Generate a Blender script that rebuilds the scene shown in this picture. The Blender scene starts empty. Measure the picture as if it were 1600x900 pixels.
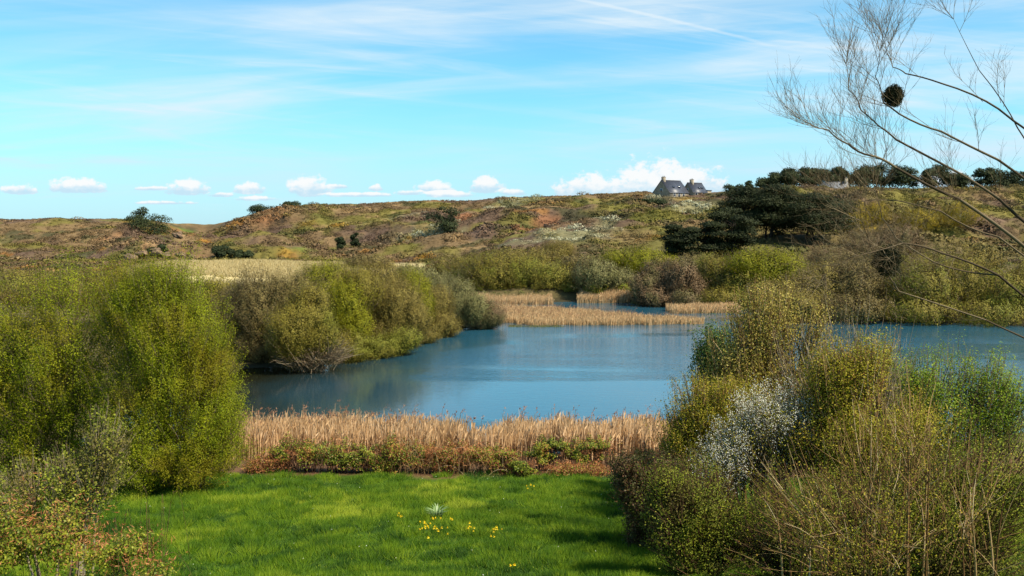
import bpy, math, random
import numpy as np
from mathutils import Vector

C = bpy.context.scene.collection
SC = bpy.context.scene
R = np.random.default_rng(11)
PI = math.pi

# ------------------------------------------------------------------ camera, sky, sun, exposure
F = 1500.0            # focal length in pixels of the 1600 px wide picture
CAMZ = 12.0
PITCH = math.atan((450 - 350) / F)
cam_d = bpy.data.cameras.new('camera')
cam = bpy.data.objects.new('camera', cam_d); C.objects.link(cam)
cam.location = (0, 0, CAMZ)
cam.rotation_euler = (PI / 2 - PITCH, 0, 0)
cam_d.sensor_width = 36; cam_d.lens = 36 * F / 1600
cam_d.clip_start = 0.1; cam_d.clip_end = 60000
SC.camera = cam

SUN_DIR = np.array([0.78, -0.40, 1.08]); SUN_DIR /= np.linalg.norm(SUN_DIR)
SUN_EL = math.asin(SUN_DIR[2]); SUN_AZ = math.atan2(SUN_DIR[0], SUN_DIR[1])
SKY_STRENGTH = 0.085
sun_d = bpy.data.lights.new('sun', 'SUN'); sun = bpy.data.objects.new('sun', sun_d); C.objects.link(sun)
sun_d.energy = 5.0; sun_d.angle = math.radians(0.5); sun_d.color = (1.0, 0.91, 0.74)
sun.rotation_euler = Vector((-SUN_DIR[0], -SUN_DIR[1], -SUN_DIR[2])).to_track_quat('-Z', 'Y').to_euler()
SC.view_settings.view_transform = 'Standard'; SC.view_settings.look = 'None'
SC.view_settings.gamma = 1; SC.view_settings.use_curve_mapping = False
SC.view_settings.exposure = 0.75
SC.render.engine = 'CYCLES'
SC.cycles.max_bounces = 5; SC.cycles.diffuse_bounces = 2; SC.cycles.glossy_bounces = 2
SC.cycles.transmission_bounces = 3; SC.cycles.transparent_max_bounces = 4
SC.cycles.use_denoising = True
SC.cycles.caustics_reflective = False; SC.cycles.caustics_refractive = False


def pdir(px, py):
    a = (px - 800) / F; b = (450 - py) / F
    return np.array([a, math.cos(PITCH) + b * math.sin(PITCH), -math.sin(PITCH) + b * math.cos(PITCH)])


def P(px, py, Y):
    d = pdir(px, py); t = Y / d[1]
    return np.array([d[0] * t, Y, CAMZ + d[2] * t])


class NT:
    """small helper to write node trees"""
    def __init__(s, tree): s.t = tree; s.n = tree.nodes; s.l = tree.links
    def new(s, typ, **kw):
        n = s.n.new(typ)
        for k, v in kw.items(): setattr(n, k, v)
        return n
    def put(s, sock, v):
        if v is None: return
        if hasattr(v, 'links') or hasattr(v, 'is_output'): s.l.new(v, sock)
        else: sock.default_value = v
    def m(s, op, a, b=None, c=None, clamp=False):
        n = s.new('ShaderNodeMath', operation=op); n.use_clamp = clamp
        s.put(n.inputs[0], a); s.put(n.inputs[1], b); s.put(n.inputs[2], c)
        return n.outputs[0]
    def mix(s, f, a, b, blend='MIX'):
        n = s.new('ShaderNodeMix', data_type='RGBA', blend_type=blend)
        s.put(n.inputs[0], f); s.put(n.inputs[6], a); s.put(n.inputs[7], b)
        return n.outputs[2]
    def comb(s, x, y, z):
        n = s.new('ShaderNodeCombineXYZ'); s.put(n.inputs[0], x); s.put(n.inputs[1], y); s.put(n.inputs[2], z)
        return n.outputs[0]
    def noise(s, vec, scale, detail=4, rough=0.55, dist=0.0):
        n = s.new('ShaderNodeTexNoise'); s.put(n.inputs['Vector'], vec); n.inputs['Scale'].default_value = scale
        n.inputs['Detail'].default_value = detail; n.inputs['Roughness'].default_value = rough
        n.inputs['Distortion'].default_value = dist
        return n.outputs['Fac']
    def ramp(s, f, stops, interp='LINEAR'):
        n = s.new('ShaderNodeValToRGB'); s.put(n.inputs[0], f); cr = n.color_ramp; cr.interpolation = interp
        while len(cr.elements) < len(stops): cr.elements.new(0.5)
        for e, (p, c) in zip(cr.elements, stops):
            e.position = p; e.color = (c, c, c, 1) if isinstance(c, (int, float)) else (*c, 1)
        return n.outputs[0]
    def smooth(s, v, lo, hi):
        n = s.new('ShaderNodeMapRange', interpolation_type='SMOOTHSTEP')
        s.put(n.inputs[0], v); n.inputs[1].default_value = lo; n.inputs[2].default_value = hi
        return n.outputs[0]


def build_world():
    w = bpy.data.worlds.new('World'); SC.world = w; w.use_nodes = True
    g = NT(w.node_tree); g.n.clear()
    out = g.new('ShaderNodeOutputWorld'); bg = g.new('ShaderNodeBackground')
    g.l.new(bg.outputs[0], out.inputs[0]); bg.inputs[1].default_value = SKY_STRENGTH
    sky = g.new('ShaderNodeTexSky', sky_type='NISHITA'); sky.sun_disc = False
    sky.sun_elevation = SUN_EL; sky.sun_rotation = SUN_AZ
    sky.altitude = 0; sky.air_density = 1.0; sky.dust_density = 0.3; sky.ozone_density = 1.5
    tint = g.mix(1.0, sky.outputs[0], (0.53, 1.15, 1.28, 1), 'MULTIPLY')
    tc = g.new('ShaderNodeTexCoord'); sp = g.new('ShaderNodeSeparateXYZ'); g.l.new(tc.outputs['Generated'], sp.inputs[0])
    x, y, z = sp.outputs
    ay = g.m('MAXIMUM', g.m('ABSOLUTE', y), 0.15)
    X = g.m('DIVIDE', x, ay); Z = g.m('DIVIDE', z, ay)
    # high cirrus in long thin streaks, slightly rising to one side
    Zr = g.m('SUBTRACT', Z, g.m('MULTIPLY', X, 0.07))
    v1 = g.comb(g.m('MULTIPLY', X, 1.6), g.m('MULTIPLY', Zr, 21.0), 3.3)
    n1 = g.noise(v1, 1.0, 6, 0.55, 0.5)
    v2 = g.comb(g.m('MULTIPLY', X, 3.2), g.m('MULTIPLY', g.m('ADD', Z, g.m('MULTIPLY', X, 0.10)), 46.0), 9.1)
    n2 = g.noise(v2, 1.0, 5, 0.6, 0.8)
    v3 = g.comb(g.m('MULTIPLY', X, 1.6), g.m('MULTIPLY', Z, 5.0), 1.7)
    n3 = g.noise(v3, 1.0, 3, 0.5, 0.3)
    c = g.m('ADD', g.m('MULTIPLY', g.smooth(n1, 0.36, 0.74), 0.85), g.m('MULTIPLY', g.smooth(n2, 0.42, 0.8), 0.5))
    c = g.m('MULTIPLY', c, g.smooth(n3, 0.18, 0.56))
    c = g.m('MULTIPLY', c, g.m('SUBTRACT', 1.0, g.m('MULTIPLY', g.smooth(g.m('SUBTRACT', Z, g.m('MULTIPLY', X, .25)), .20, .32), .70)))
    c = g.m('MULTIPLY', c, g.smooth(Z, 0.015, 0.075))
    c = g.m('ADD', c, g.m('MULTIPLY', g.smooth(n3, 0.25, 0.8), 0.16))
    # contrail
    d0 = pdir(868, -8); d1 = pdir(1195, 68)
    a0 = (d0[0] / d0[1], d0[2] / d0[1]); a1 = (d1[0] / d1[1], d1[2] / d1[1])
    sl = (a1[1] - a0[1]) / (a1[0] - a0[0])
    cv = g.m('MULTIPLY', g.m('SUBTRACT', X, a0[0]), g.m('SUBTRACT', X, a1[0]))
    line = g.m('ADD', g.m('ADD', g.m('MULTIPLY', X, sl), a0[1] - sl * a0[0]), g.m('MULTIPLY', cv, -0.15))
    dl = g.m('ABSOLUTE', g.m('SUBTRACT', Z, line))
    tr = g.m('SUBTRACT', 1.0, g.smooth(dl, 0.0003, 0.0026))
    tr = g.m('MULTIPLY', tr, g.m('SUBTRACT', 1.0, g.smooth(X, a1[0] - 0.02, a1[0] + 0.01)))
    c = g.m('ADD', c, g.m('MULTIPLY', tr, g.m('ADD', 0.05, g.m('MULTIPLY', n2, 0.38))))
    c = g.m('MINIMUM', c, 0.85)
    col = g.mix(c, tint, (5.6, 6.4, 6.9, 1))
    # pale band low down over the sea
    low = g.m('SUBTRACT', 1.0, g.smooth(Z, 0.0, 0.16))
    col = g.mix(g.m('MULTIPLY', low, 0.6), col, (3.7, 5.2, 7.0, 1))
    vb = g.comb(g.m('MULTIPLY', X, 9.0), g.m('MULTIPLY', Z, 60.0), 5.5)
    nb = g.smooth(g.noise(vb, 1.0, 4, 0.6, 0.4), 0.50, 0.72)
    band = g.m('MULTIPLY', g.smooth(Z, 0.0, 0.012), g.m('SUBTRACT', 1.0, g.smooth(Z, 0.02, 0.045)))
    col = g.mix(g.m('MULTIPLY', g.m('MULTIPLY', nb, band), 0.5), col, (4.7, 6.2, 7.0, 1))
    # cumulus puffs near the horizon: (px, py of base, half width, height)
    vn = g.comb(g.m('MULTIPLY', X, 1.0), g.m('MULTIPLY', Z, 1.35), 0.0)
    nf = g.noise(vn, 110.0, 7, 0.60, 0.1)
    nf2 = g.noise(vn, 38.0, 3, 0.5, 0.0)
    bump = g.m('ADD', g.m('MULTIPLY', g.m('SUBTRACT', nf, 0.5), 2.4), g.m('MULTIPLY', g.m('SUBTRACT', nf2, 0.5), 2.0))
    tot = None; shade = None
    for (px, py, hw, hh) in [(292, 300, 38, 20), (240, 296, 34, 6), (390, 299, 26, 15), (483, 300, 36, 28), (524, 293, 24, 7), (345, 306, 22, 7), (400, 312, 40, 6), (560, 306, 60, 6), (640, 303, 26, 7), (700, 306, 44, 8), (260, 318, 50, 5),
                             (588, 296, 12, 9), (676, 299, 34, 18), (762, 297, 32, 22), (800, 303, 26, 9),
                             (925, 304, 66, 36), (985, 303, 50, 44), (1030, 300, 64, 62), (1085, 298, 56, 44), (120, 297, 50, 20), (30, 300, 30, 14), (1480, 290, 60, 22)]:
        d = pdir(px, py); cx = d[0] / d[1]; cz = d[2] / d[1]
        ex = g.m('DIVIDE', g.m('SUBTRACT', X, cx), hw / F)
        zz = g.m('SUBTRACT', Z, cz)
        up = g.m('DIVIDE', g.m('MAXIMUM', zz, 0.0), hh / F)
        dn = g.m('DIVIDE', g.m('MINIMUM', zz, 0.0), 0.30 * hh / F)
        rr = g.m('ADD', g.m('MULTIPLY', ex, ex), g.m('ADD', g.m('MULTIPLY', up, up), g.m('MULTIPLY', dn, dn)))
        v = g.m('SUBTRACT', 1.0, rr)
        hgt = g.m('MULTIPLY', up, g.smooth(v, -0.6, 0.2))
        tot = v if tot is None else g.m('MAXIMUM', tot, v)
        shade = hgt if shade is None else g.m('MAXIMUM', shade, hgt)
    yy = g.smooth(y, 0.0, 0.2)
    cm = g.m('MULTIPLY', g.smooth(g.m('ADD', tot, bump), -0.10, 0.62), yy)
    ccol = g.mix(g.smooth(g.m('ADD', shade, g.m('MULTIPLY', bump, 0.35)), -0.05, 0.55), (4.0, 5.5, 6.5, 1), (6.9, 6.9, 6.9, 1))
    col = g.mix(g.m('MULTIPLY', cm, 0.93), col, ccol)
    g.l.new(col, bg.inputs[0])
    w.cycles.sampling_method = 'MANUAL'; w.cycles.sample_map_resolution = 512


build_world()

# ------------------------------------------------------------------ numpy helpers
def _hash(ix, iy, s):
    n = (ix.astype(np.int64) * 374761393 + iy.astype(np.int64) * 668265263 + s * 1274126177) & 0x7fffffff
    n = ((n ^ (n >> 13)) * 1274126177) & 0x7fffffff
    return ((n ^ (n >> 16)) & 0xffff) / 65535.0


def vnoise(x, y, s=0):
    x = np.asarray(x, float); y = np.asarray(y, float)
    ix = np.floor(x); iy = np.floor(y); fx = x - ix; fy = y - iy
    fx = fx * fx * (3 - 2 * fx); fy = fy * fy * (3 - 2 * fy)
    a = _hash(ix, iy, s); b = _hash(ix + 1, iy, s); c = _hash(ix, iy + 1, s); d = _hash(ix + 1, iy + 1, s)
    return (a * (1 - fx) + b * fx) * (1 - fy) + (c * (1 - fx) + d * fx) * fy


def fbm(x, y, s=0, o=4):
    t = 0; a = 0.5; n = 0
    for k in range(o):
        t = t + a * vnoise(x * 2 ** k, y * 2 ** k, s + k * 17); n += a; a *= 0.5
    return t / n


def sstep(x, a, b):
    t = np.clip((x - a) / (b - a), 0, 1)
    return t * t * (3 - 2 * t)


def unit(v):
    return v / np.maximum(np.linalg.norm(v, axis=-1, keepdims=True), 1e-9)


def rdir(n):
    return unit(R.normal(size=(n, 3)))


class Soup:
    """arrays of faces collected into ONE mesh"""
    def __init__(s): s.v = []; s.f = []; s.n = 0; s.r = []; s.c = []
    def add(s, v, f, rnd=None, col=None):
        v = np.asarray(v, np.float32).reshape(-1, 3); f = np.asarray(f, np.int64)
        s.v.append(v); s.f.append(f + s.n); s.n += len(v)
        s.r.append(np.full(len(v), 0.5, np.float32) if rnd is None else np.broadcast_to(np.asarray(rnd, np.float32), (len(v),)))
        if col is not None: s.c.append(np.asarray(col, np.float32))
        return s
    def build(s, name, mat, parent=None, smooth=False, origin=None):
        v = np.concatenate(s.v); me = bpy.data.meshes.new(name)
        if origin is not None: v = v - np.asarray(origin, np.float32)
        lt = np.concatenate([np.full(len(f), f.shape[1], np.int32) for f in s.f])
        lv = np.concatenate([f.ravel() for f in s.f]).astype(np.int32)
        me.vertices.add(len(v)); me.vertices.foreach_set('co', v.ravel())
        me.loops.add(len(lv)); me.loops.foreach_set('vertex_index', lv)
        me.polygons.add(len(lt))
        st = np.zeros(len(lt), np.int32); st[1:] = np.cumsum(lt)[:-1]
        me.polygons.foreach_set('loop_start', st); me.polygons.foreach_set('loop_total', lt)
        if smooth: me.polygons.foreach_set('use_smooth', np.ones(len(lt), bool))
        me.update(calc_edges=True)
        a = me.attributes.new('rnd', 'FLOAT', 'POINT'); a.data.foreach_set('value', np.concatenate(s.r))
        if s.c:
            a = me.attributes.new('col', 'FLOAT_COLOR', 'POINT')
            cc = np.concatenate(s.c); cc = np.concatenate([cc, np.ones((len(cc), 1), np.float32)], 1)
            a.data.foreach_set('color', cc.ravel())
        me.materials.append(mat)
        o = bpy.data.objects.new(name, me); C.objects.link(o)
        if origin is not None and parent is None: o.location = origin
        if parent is not None: o.parent = parent
        return o


def leaves(so, pos, nrm, dr, L, W, rnd=None, tri=False, col=None):
    """little faces with normal ~nrm, length along dr"""
    n = len(pos)
    if n == 0: return
    nrm = unit(nrm); dr = dr - nrm * np.sum(dr * nrm, 1, keepdims=True); dr = unit(dr); sd = np.cross(nrm, dr)
    L = np.broadcast_to(np.asarray(L, float), (n,))[:, None]; W = np.broadcast_to(np.asarray(W, float), (n,))[:, None]
    rnd = R.random(n) if rnd is None else rnd
    if tri:
        v = np.stack([pos - sd * W / 2, pos + sd * W / 2, pos + dr * L], 1)
        f = np.arange(n * 3).reshape(n, 3); k = 3
    else:
        v = np.stack([pos, pos + dr * L * .45 + sd * W / 2, pos + dr * L, pos + dr * L * .45 - sd * W / 2], 1)
        f = np.arange(n * 4).reshape(n, 4); k = 4
    so.add(v.reshape(-1, 3), f, np.repeat(rnd, k), None if col is None else np.repeat(col, k, 0))


def tubes(so, P0, P1, P2, r0, r1, segs=4, sides=3, rnd=None):
    """n curved tapering rods (quadratic bezier)"""
    n = len(P0)
    if n == 0: return
    r0 = np.broadcast_to(np.asarray(r0, float), (n,)); r1 = np.broadcast_to(np.asarray(r1, float), (n,))
    t = np.linspace(0, 1, segs + 1)[None, :, None]
    Q = (1 - t) ** 2 * P0[:, None] + 2 * t * (1 - t) * P1[:, None] + t * t * P2[:, None]
    T = unit(2 * (1 - t) * (P1 - P0)[:, None] + 2 * t * (P2 - P1)[:, None] + 1e-9)
    ref = np.where(np.abs(T[..., 2:3]) > 0.9, np.array([1., 0, 0]), np.array([0, 0, 1.]))
    A = unit(np.cross(T, ref)); B = np.cross(T, A)
    rr = r0[:, None] + (r1 - r0)[:, None] * t[:, :, 0]
    an = np.arange(sides) * 2 * PI / sides
    V = Q[:, :, None] + rr[:, :, None, None] * (A[:, :, None] * np.cos(an)[None, None, :, None] + B[:, :, None] * np.sin(an)[None, None, :, None])
    idx = np.arange(n * (segs + 1) * sides).reshape(n, segs + 1, sides)
    a = idx[:, :-1]; b = idx[:, 1:]
    f = np.stack([a, np.roll(a, -1, 2), np.roll(b, -1, 2), b], -1).reshape(-1, 4)
    rn = R.random(n) if rnd is None else np.broadcast_to(rnd, (n,))
    so.add(V.reshape(-1, 3), f, np.repeat(rn, (segs + 1) * sides))


def bez(P0, P1, P2, t):
    t = t[:, None]
    return (1 - t) ** 2 * P0 + 2 * t * (1 - t) * P1 + t * t * P2, unit(2 * (1 - t) * (P1 - P0) + 2 * t * (P2 - P1))


# ------------------------------------------------------------------ terrain
def pix_z0(px, py, z=0.0):
    d = pdir(px, py); t = (z - CAMZ) / d[2]
    return (d[0] * t, d[1] * t)


POND = np.array([pix_z0(*p) for p in [
    (150, 690), (230, 640), (330, 610), (372, 590), (395, 577), (470, 576), (548, 570), (585, 553), (640, 541), (676, 533), (690, 520), (735, 514),
    (790, 512), (765, 500), (742, 486), (748, 474), (800, 472), (870, 472.5), (905, 472), (990, 475), (1045, 476), (1100, 479), (1150, 481), (1200, 495),
    (1290, 501), (1400, 504), (1560, 508), (1760, 525), (1900, 600), (1700, 650), (1450, 690), (1250, 700), (1000, 702), (700, 702), (380, 700)]])


def sd_poly(x, y, poly):
    """signed distance, negative inside"""
    shp = x.shape; p = np.stack([x.ravel(), y.ravel()], 1); d = np.full(len(p), 1e18); ins = np.zeros(len(p), bool)
    m = len(poly)
    for i in range(m):
        a = poly[i]; b = poly[(i + 1) % m]; e = b - a; w = p - a
        t = np.clip((w @ e) / (e @ e), 0, 1); q = w - t[:, None] * e; d = np.minimum(d, (q ** 2).sum(1))
        c1 = (a[1] > p[:, 1]) != (b[1] > p[:, 1])
        with np.errstate(divide='ignore', invalid='ignore'):
            xi = (b[0] - a[0]) * (p[:, 1] - a[1]) / (b[1] - a[1] + 1e-12) + a[0]
        ins ^= c1 & (p[:, 0] < xi)
    d = np.sqrt(d); d[ins] *= -1
    return d.reshape(shp)


SKY_U = np.array([-600, 0, 120, 200, 240, 262, 300, 322, 335, 360, 400, 440, 480, 520, 560, 620, 680, 720, 780, 830, 900, 960, 1000, 1020, 1060, 1100, 1130, 1160, 1200, 1280, 1340, 1400, 1600, 2200.])
SKY_Y = np.array([345, 343, 342, 342, 344, 348, 351.5, 352.5, 351, 345, 337, 329, 323, 321, 319.5, 315, 313, 315, 309.5, 309, 306, 302, 299, 301, 303, 302, 299, 296, 294, 292, 292, 295, 296, 300.])
DR_U = np.array([-600, 200, 322, 360, 450, 700, 900, 1050, 1200, 2200.])
DR_D = np.array([420, 420, 520, 470, 430, 420, 400, 385, 390, 390.])
DB_U = np.array([-600, 200, 400, 560, 700, 850, 1000, 1150, 1400, 2200.])
DB_D = np.array([300, 300, 300, 285, 230, 200, 195, 200, 190, 190.])
ZB_D = np.array([0.8, 0.8, 0.8, 1.2, 3.0, 4.0, 4.2, 4.2, 4.0, 4.0])


def H(x, y):
    x = np.asarray(x, float); y = np.asarray(y, float)
    ys = np.maximum(y, 1.0); u = 800 + F * np.clip(x / ys, -2, 2)
    # low ground
    z = 0.75 + 0.5 * (fbm(x / 22, y / 22, 3) - 0.5)
    # dune with pale grass on the left before the cove
    du = np.exp(-((y - 215) / 26) ** 2) * sstep(u, 150, 280) * (1 - sstep(u, 560, 680))
    z = z + du * (2.5 + 0.9 * (fbm(x / 14, y / 14, 8) - 0.5))
    # hill
    dr = np.interp(u, DR_U, DR_D); db = np.interp(u, DB_U, DB_D); zb = np.interp(u, DB_U, ZB_D)
    sy = np.interp(u, SKY_U, SKY_Y)
    d0 = math.cos(PITCH) + (450 - sy) / F * math.sin(PITCH)
    zt = CAMZ + dr * (-math.sin(PITCH) + (450 - sy) / F * math.cos(PITCH)) / d0
    zt = np.maximum(zt, 4)
    t = (y - db) / (dr - db)
    tt = np.clip(t, 0, 1)
    prof = tt ** 0.92 * 0.8 + 0.2 * sstep(tt, 0, 1)
    rel = np.sin(PI * np.clip(t, 0, 1)) ** 0.7
    rid = fbm((x - 0.35 * y) / 60, (y + 0.2 * x) / 46, 21, 3) - 0.5
    rid2 = 0.5 - np.abs(fbm((x - 0.5 * y) / 30, (y + 0.4 * x) / 24, 5, 3) - 0.5) * 2
    hz = zb + (zt - zb) * prof + rel * (17.0 * rid + 6.5 * (rid2 - 0.35)) + rel * 2.2 * (fbm(x / 7, y / 7, 31, 2) - 0.5)
    mix = sstep(t, -0.45, 0.03)
    z = z * (1 - mix) + hz * mix
    # sea cliff left, facing the cove
    cl = sstep(u, 120, 230) * (1 - sstep(u, 400, 520))
    cy = 300 + 9 * (fbm(x / 9, x * 0 + 2.2, 7, 3) - 0.5) * 2 + 5 * (fbm(x / 1.7, z * 0 + 1.2, 17, 3) - .5)
    fz = 3.0 + 2.6 * (fbm(x / 14, y / 30, 12) - 0.3)
    z = z + cl * ((.45 * sstep(y, cy - 1.0, cy + 1.0) + .25 * sstep(y, cy + 1.5, cy + 3) + .3 * sstep(y, cy + 4, cy + 5.5)) * fz * (.75 + .5 * fbm(x / 3.2, y / 3.2, 15, 2)) * (1 - sstep(y, 345, 390)))
    # beyond the ridge it drops to the sea
    over = sstep(y, dr + 12, dr + 230)
    z = z * (1 - over) + (-8) * over
    # near slope under the camera
    near = np.where(y < 24, 3.0 + (24 - y) * 0.315, np.where(y < 40, 1.2 + (40 - y) * 0.1125, 0.3 + np.clip(49 - y, 0, 9) * 0.1))
    near = near + 0.16 * (fbm(x / 3.5, y / 3.5, 41, 3) - 0.5)
    wn = 1 - sstep(y, 48, 60)
    z = z * (1 - wn) + near * wn
    sd = sd_poly(x, y, POND)
    zp = np.where(sd < 0, np.maximum(-1.2, sd * 0.35) - 0.12, 0)
    k = sstep(sd, 0, 7)
    z = np.where(sd < 0, zp, -0.12 * (1 - k) + z * k + 0.10 * sstep(sd, 0, 1.2) * (1 - k))
    return z


def hit(px, py):
    d = pdir(px, py); ds = np.geomspace(6, 900, 1600)
    x = d[0] / d[1] * ds; z = CAMZ + d[2] / d[1] * ds
    h = H(x, ds); i = np.argmax(h >= z)
    if not (h >= z).any(): i = int(np.argmax((h - z) / ds))
    return float(x[i]), float(ds[i]), float(h[i])


def Hs(x, y): return float(H(np.array([x]), np.array([y]))[0])


# patches of colour on the hill (linear albedo), at picked places: px, py, half width px, half depth (m), colour, strength
C_BROWN = (0.135, 0.088, 0.042); C_PURP = (0.105, 0.066, 0.046); C_OLIVE = (0.125, 0.112, 0.022); C_TAN = (0.27, 0.175, 0.08)
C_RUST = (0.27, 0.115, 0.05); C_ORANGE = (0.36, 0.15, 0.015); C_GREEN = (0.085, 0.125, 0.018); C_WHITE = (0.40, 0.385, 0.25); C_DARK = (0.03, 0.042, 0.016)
C_STRAW = (0.52, 0.41, 0.19)
PATCH = []
for (px, py, rw, rd, c, s) in [
    (1085, 326, 44, 16, C_WHITE, 1.0), (1030, 314, 22, 8, C_WHITE, .8), (900, 362, 62, 15, C_WHITE, 1.3), (850, 372, 50, 8, C_WHITE, .7), (800, 380, 44, 7, C_WHITE, .4), (945, 345, 26, 7, C_WHITE, .8),
    (655, 368, 56, 7, C_WHITE, .95), (700, 356, 30, 6, C_WHITE, .9), (805, 318, 50, 16, C_WHITE, .6), (765, 326, 34, 9, C_WHITE, .4), (640, 337, 40, 6, C_WHITE, .45),
    (760, 363, 40, 8, C_PURP, .8), (850, 350, 26, 9, C_RUST, .6), (820, 358, 30, 6, C_RUST, .55), (730, 336, 20, 8, C_RUST, .7), (560, 330, 36, 8, C_TAN, .6),
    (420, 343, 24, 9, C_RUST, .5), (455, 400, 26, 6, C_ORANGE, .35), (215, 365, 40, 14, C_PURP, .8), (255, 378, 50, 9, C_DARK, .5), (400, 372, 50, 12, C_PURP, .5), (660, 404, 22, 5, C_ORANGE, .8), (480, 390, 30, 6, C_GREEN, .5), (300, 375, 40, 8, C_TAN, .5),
    (330, 380, 20, 6, C_ORANGE, .6), (275, 362, 8, 8, C_RUST, .9), (295, 362, 14, 8, C_GREEN, .9), (225, 385, 20, 8, C_TAN, .8), (215, 375, 12, 8, C_RUST, .4),
    (590, 375, 70, 18, C_PURP, .7), (500, 345, 50, 16, C_OLIVE, .5), (640, 395, 30, 10, C_OLIVE, .6), (700, 390, 50, 10, C_OLIVE, .6),
    (1000, 345, 60, 20, C_OLIVE, .8), (960, 322, 50, 15, C_OLIVE, .6), (990, 372, 60, 14, C_BROWN, .6), (1340, 350, 40, 22, (0.30, 0.20, 0.02), .9),
    (1250, 305, 60, 25, C_OLIVE, .8), (1360, 320, 50, 30, C_BROWN, .5), (1440, 340, 60, 30, C_OLIVE, .6), (520, 400, 40, 8, C_BROWN, .5), (670, 413, 26, 5, C_GREEN, .9), (640, 413, 30, 5, C_TAN, .8),
    (440, 370, 40, 12, C_BROWN, .7), (880, 322, 50, 10, C_OLIVE, .4), (950, 400, 50, 12, C_OLIVE, .7), (1080, 355, 50, 16, C_BROWN, .5)]:
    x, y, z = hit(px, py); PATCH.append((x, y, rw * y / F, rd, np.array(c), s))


def zone(x, y, ground=False):
    """ground colour of the hill and its scrub"""
    a = fbm((x - .3 * y) / 34, y / 26, 51, 4); b = fbm(x / 17, y / 15, 61, 4); c = fbm(x / 6, y / 6, 71, 3)
    u = 800 + F * x / np.maximum(y, 1)
    col = np.array(C_BROWN)[None] * np.ones((len(x), 1))
    def lay(k, cc):
        nonlocal col
        k = np.clip(k, 0, 1)[:, None]; col = col * (1 - k) + np.array(cc)[None] * k
    lay(sstep(a, .50, .62) * .8, C_PURP)
    lay(sstep(b, .52, .64) * .75, C_OLIVE)
    lay(sstep(c, .64, .74) * .55, C_TAN)
    lay(sstep(fbm(x / 11, y / 10, 81, 3), .72, .80) * .35, C_ORANGE)
    lay(sstep(u, 850, 1100) * .45 * sstep(c, .35, .6), C_OLIVE)
    lay(sstep(fbm(x / 9, y / 8, 91, 3), .62, .7) * .6, C_DARK)
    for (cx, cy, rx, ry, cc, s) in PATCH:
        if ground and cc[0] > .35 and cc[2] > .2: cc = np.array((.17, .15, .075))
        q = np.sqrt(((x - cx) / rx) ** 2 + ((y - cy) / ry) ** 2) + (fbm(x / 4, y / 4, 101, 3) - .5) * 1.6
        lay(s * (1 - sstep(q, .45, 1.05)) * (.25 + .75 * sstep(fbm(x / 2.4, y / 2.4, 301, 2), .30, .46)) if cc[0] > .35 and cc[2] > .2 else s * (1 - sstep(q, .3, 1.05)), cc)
    return col


def terrain_color(x, y, z):
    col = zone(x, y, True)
    u = 800 + F * x / np.maximum(y, 1)
    def lay(k, cc):
        nonlocal col
        k = np.clip(k, 0, 1)[:, None]; col = col * (1 - k) + np.array(cc)[None] * k
    n = fbm(x / 3, y / 3, 111, 3)
    lay((1 - sstep(y, 190, 240)), (0.11, 0.085, 0.035))                              # marshy low ground
    du = np.exp(-((y - 215) / 30) ** 2) * sstep(u, 150, 280) * (1 - sstep(u, 600, 700))
    lay(sstep(du, .15, .4), C_STRAW)
    e = 1.2; sl = np.abs(H(x, y + e) - H(x, y - e)) / (2 * e)
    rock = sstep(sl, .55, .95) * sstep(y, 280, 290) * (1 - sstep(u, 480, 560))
    lay(rock, (0.24, 0.13, 0.06)); lay(rock * sstep(fbm(x / 1.6, z / .8, 12, 3), .40, .58) * .85, (0.06, 0.04, 0.025)); lay(rock * sstep(u + 30 * (n - .5), 315, 335) * .8, (.035, .028, .018))  # last layer paints the shade on the cliff's right part into the rock colour
    lay((1 - sstep(y, 44, 50)), (0.045, 0.085, 0.008))
    lay(sstep(y + 2.5 * (n - .5), 40.6, 41.6) * (1 - sstep(y, 47, 50)), (0.13, 0.07, 0.035))
    lay((1 - sstep(z, .15, .5)) * sstep(y, 56, 60), (0.045, 0.04, 0.02)); lay((1 - sstep(z, -.1, .18)), (0.04, 0.032, 0.02))
    return col


def principled(name, rough=0.8, spec=0.2):
    m = bpy.data.materials.new(name); m.use_nodes = True; g = NT(m.node_tree)
    b = g.n['Principled BSDF']; b.inputs['Roughness'].default_value = rough; b.inputs['Specular IOR Level'].default_value = spec
    return m, g, b


def mat_colattr(name, scale, amt=.55, bump=0.0, trans=0.0):
    m, g, b = principled(name, .9, .1)
    at = g.new('ShaderNodeAttribute', attribute_name='col'); rn = g.new('ShaderNodeAttribute', attribute_name='rnd')
    geo = g.new('ShaderNodeNewGeometry')
    nz = g.noise(geo.outputs['Position'], scale, 6, .65); nz2 = g.noise(geo.outputs['Position'], scale * .13, 4, .6)
    k = g.m('ADD', 1 - amt, g.m('MULTIPLY', g.m('MULTIPLY', nz, nz2), amt * 4))
    k = g.m('MULTIPLY', k, g.m('ADD', .7, g.m('MULTIPLY', rn.outputs['Fac'], .6)))
    cc = g.new('ShaderNodeVectorMath', operation='SCALE'); g.l.new(at.outputs['Color'], cc.inputs[0]); g.put(cc.inputs['Scale'], k)
    g.l.new(cc.outputs[0], b.inputs['Base Color'])
    if bump:
        bp = g.new('ShaderNodeBump'); bp.inputs['Strength'].default_value = 1; bp.inputs['Distance'].default_value = bump
        g.l.new(nz, bp.inputs['Height']); g.l.new(bp.outputs[0], b.inputs['Normal'])
    return m


def tag(o, label=None, cat=None, group=None, kind=None):
    if label: o['label'] = label
    if cat: o['category'] = cat
    if group: o['group'] = group
    if kind: o['kind'] = kind
    return o


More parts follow.
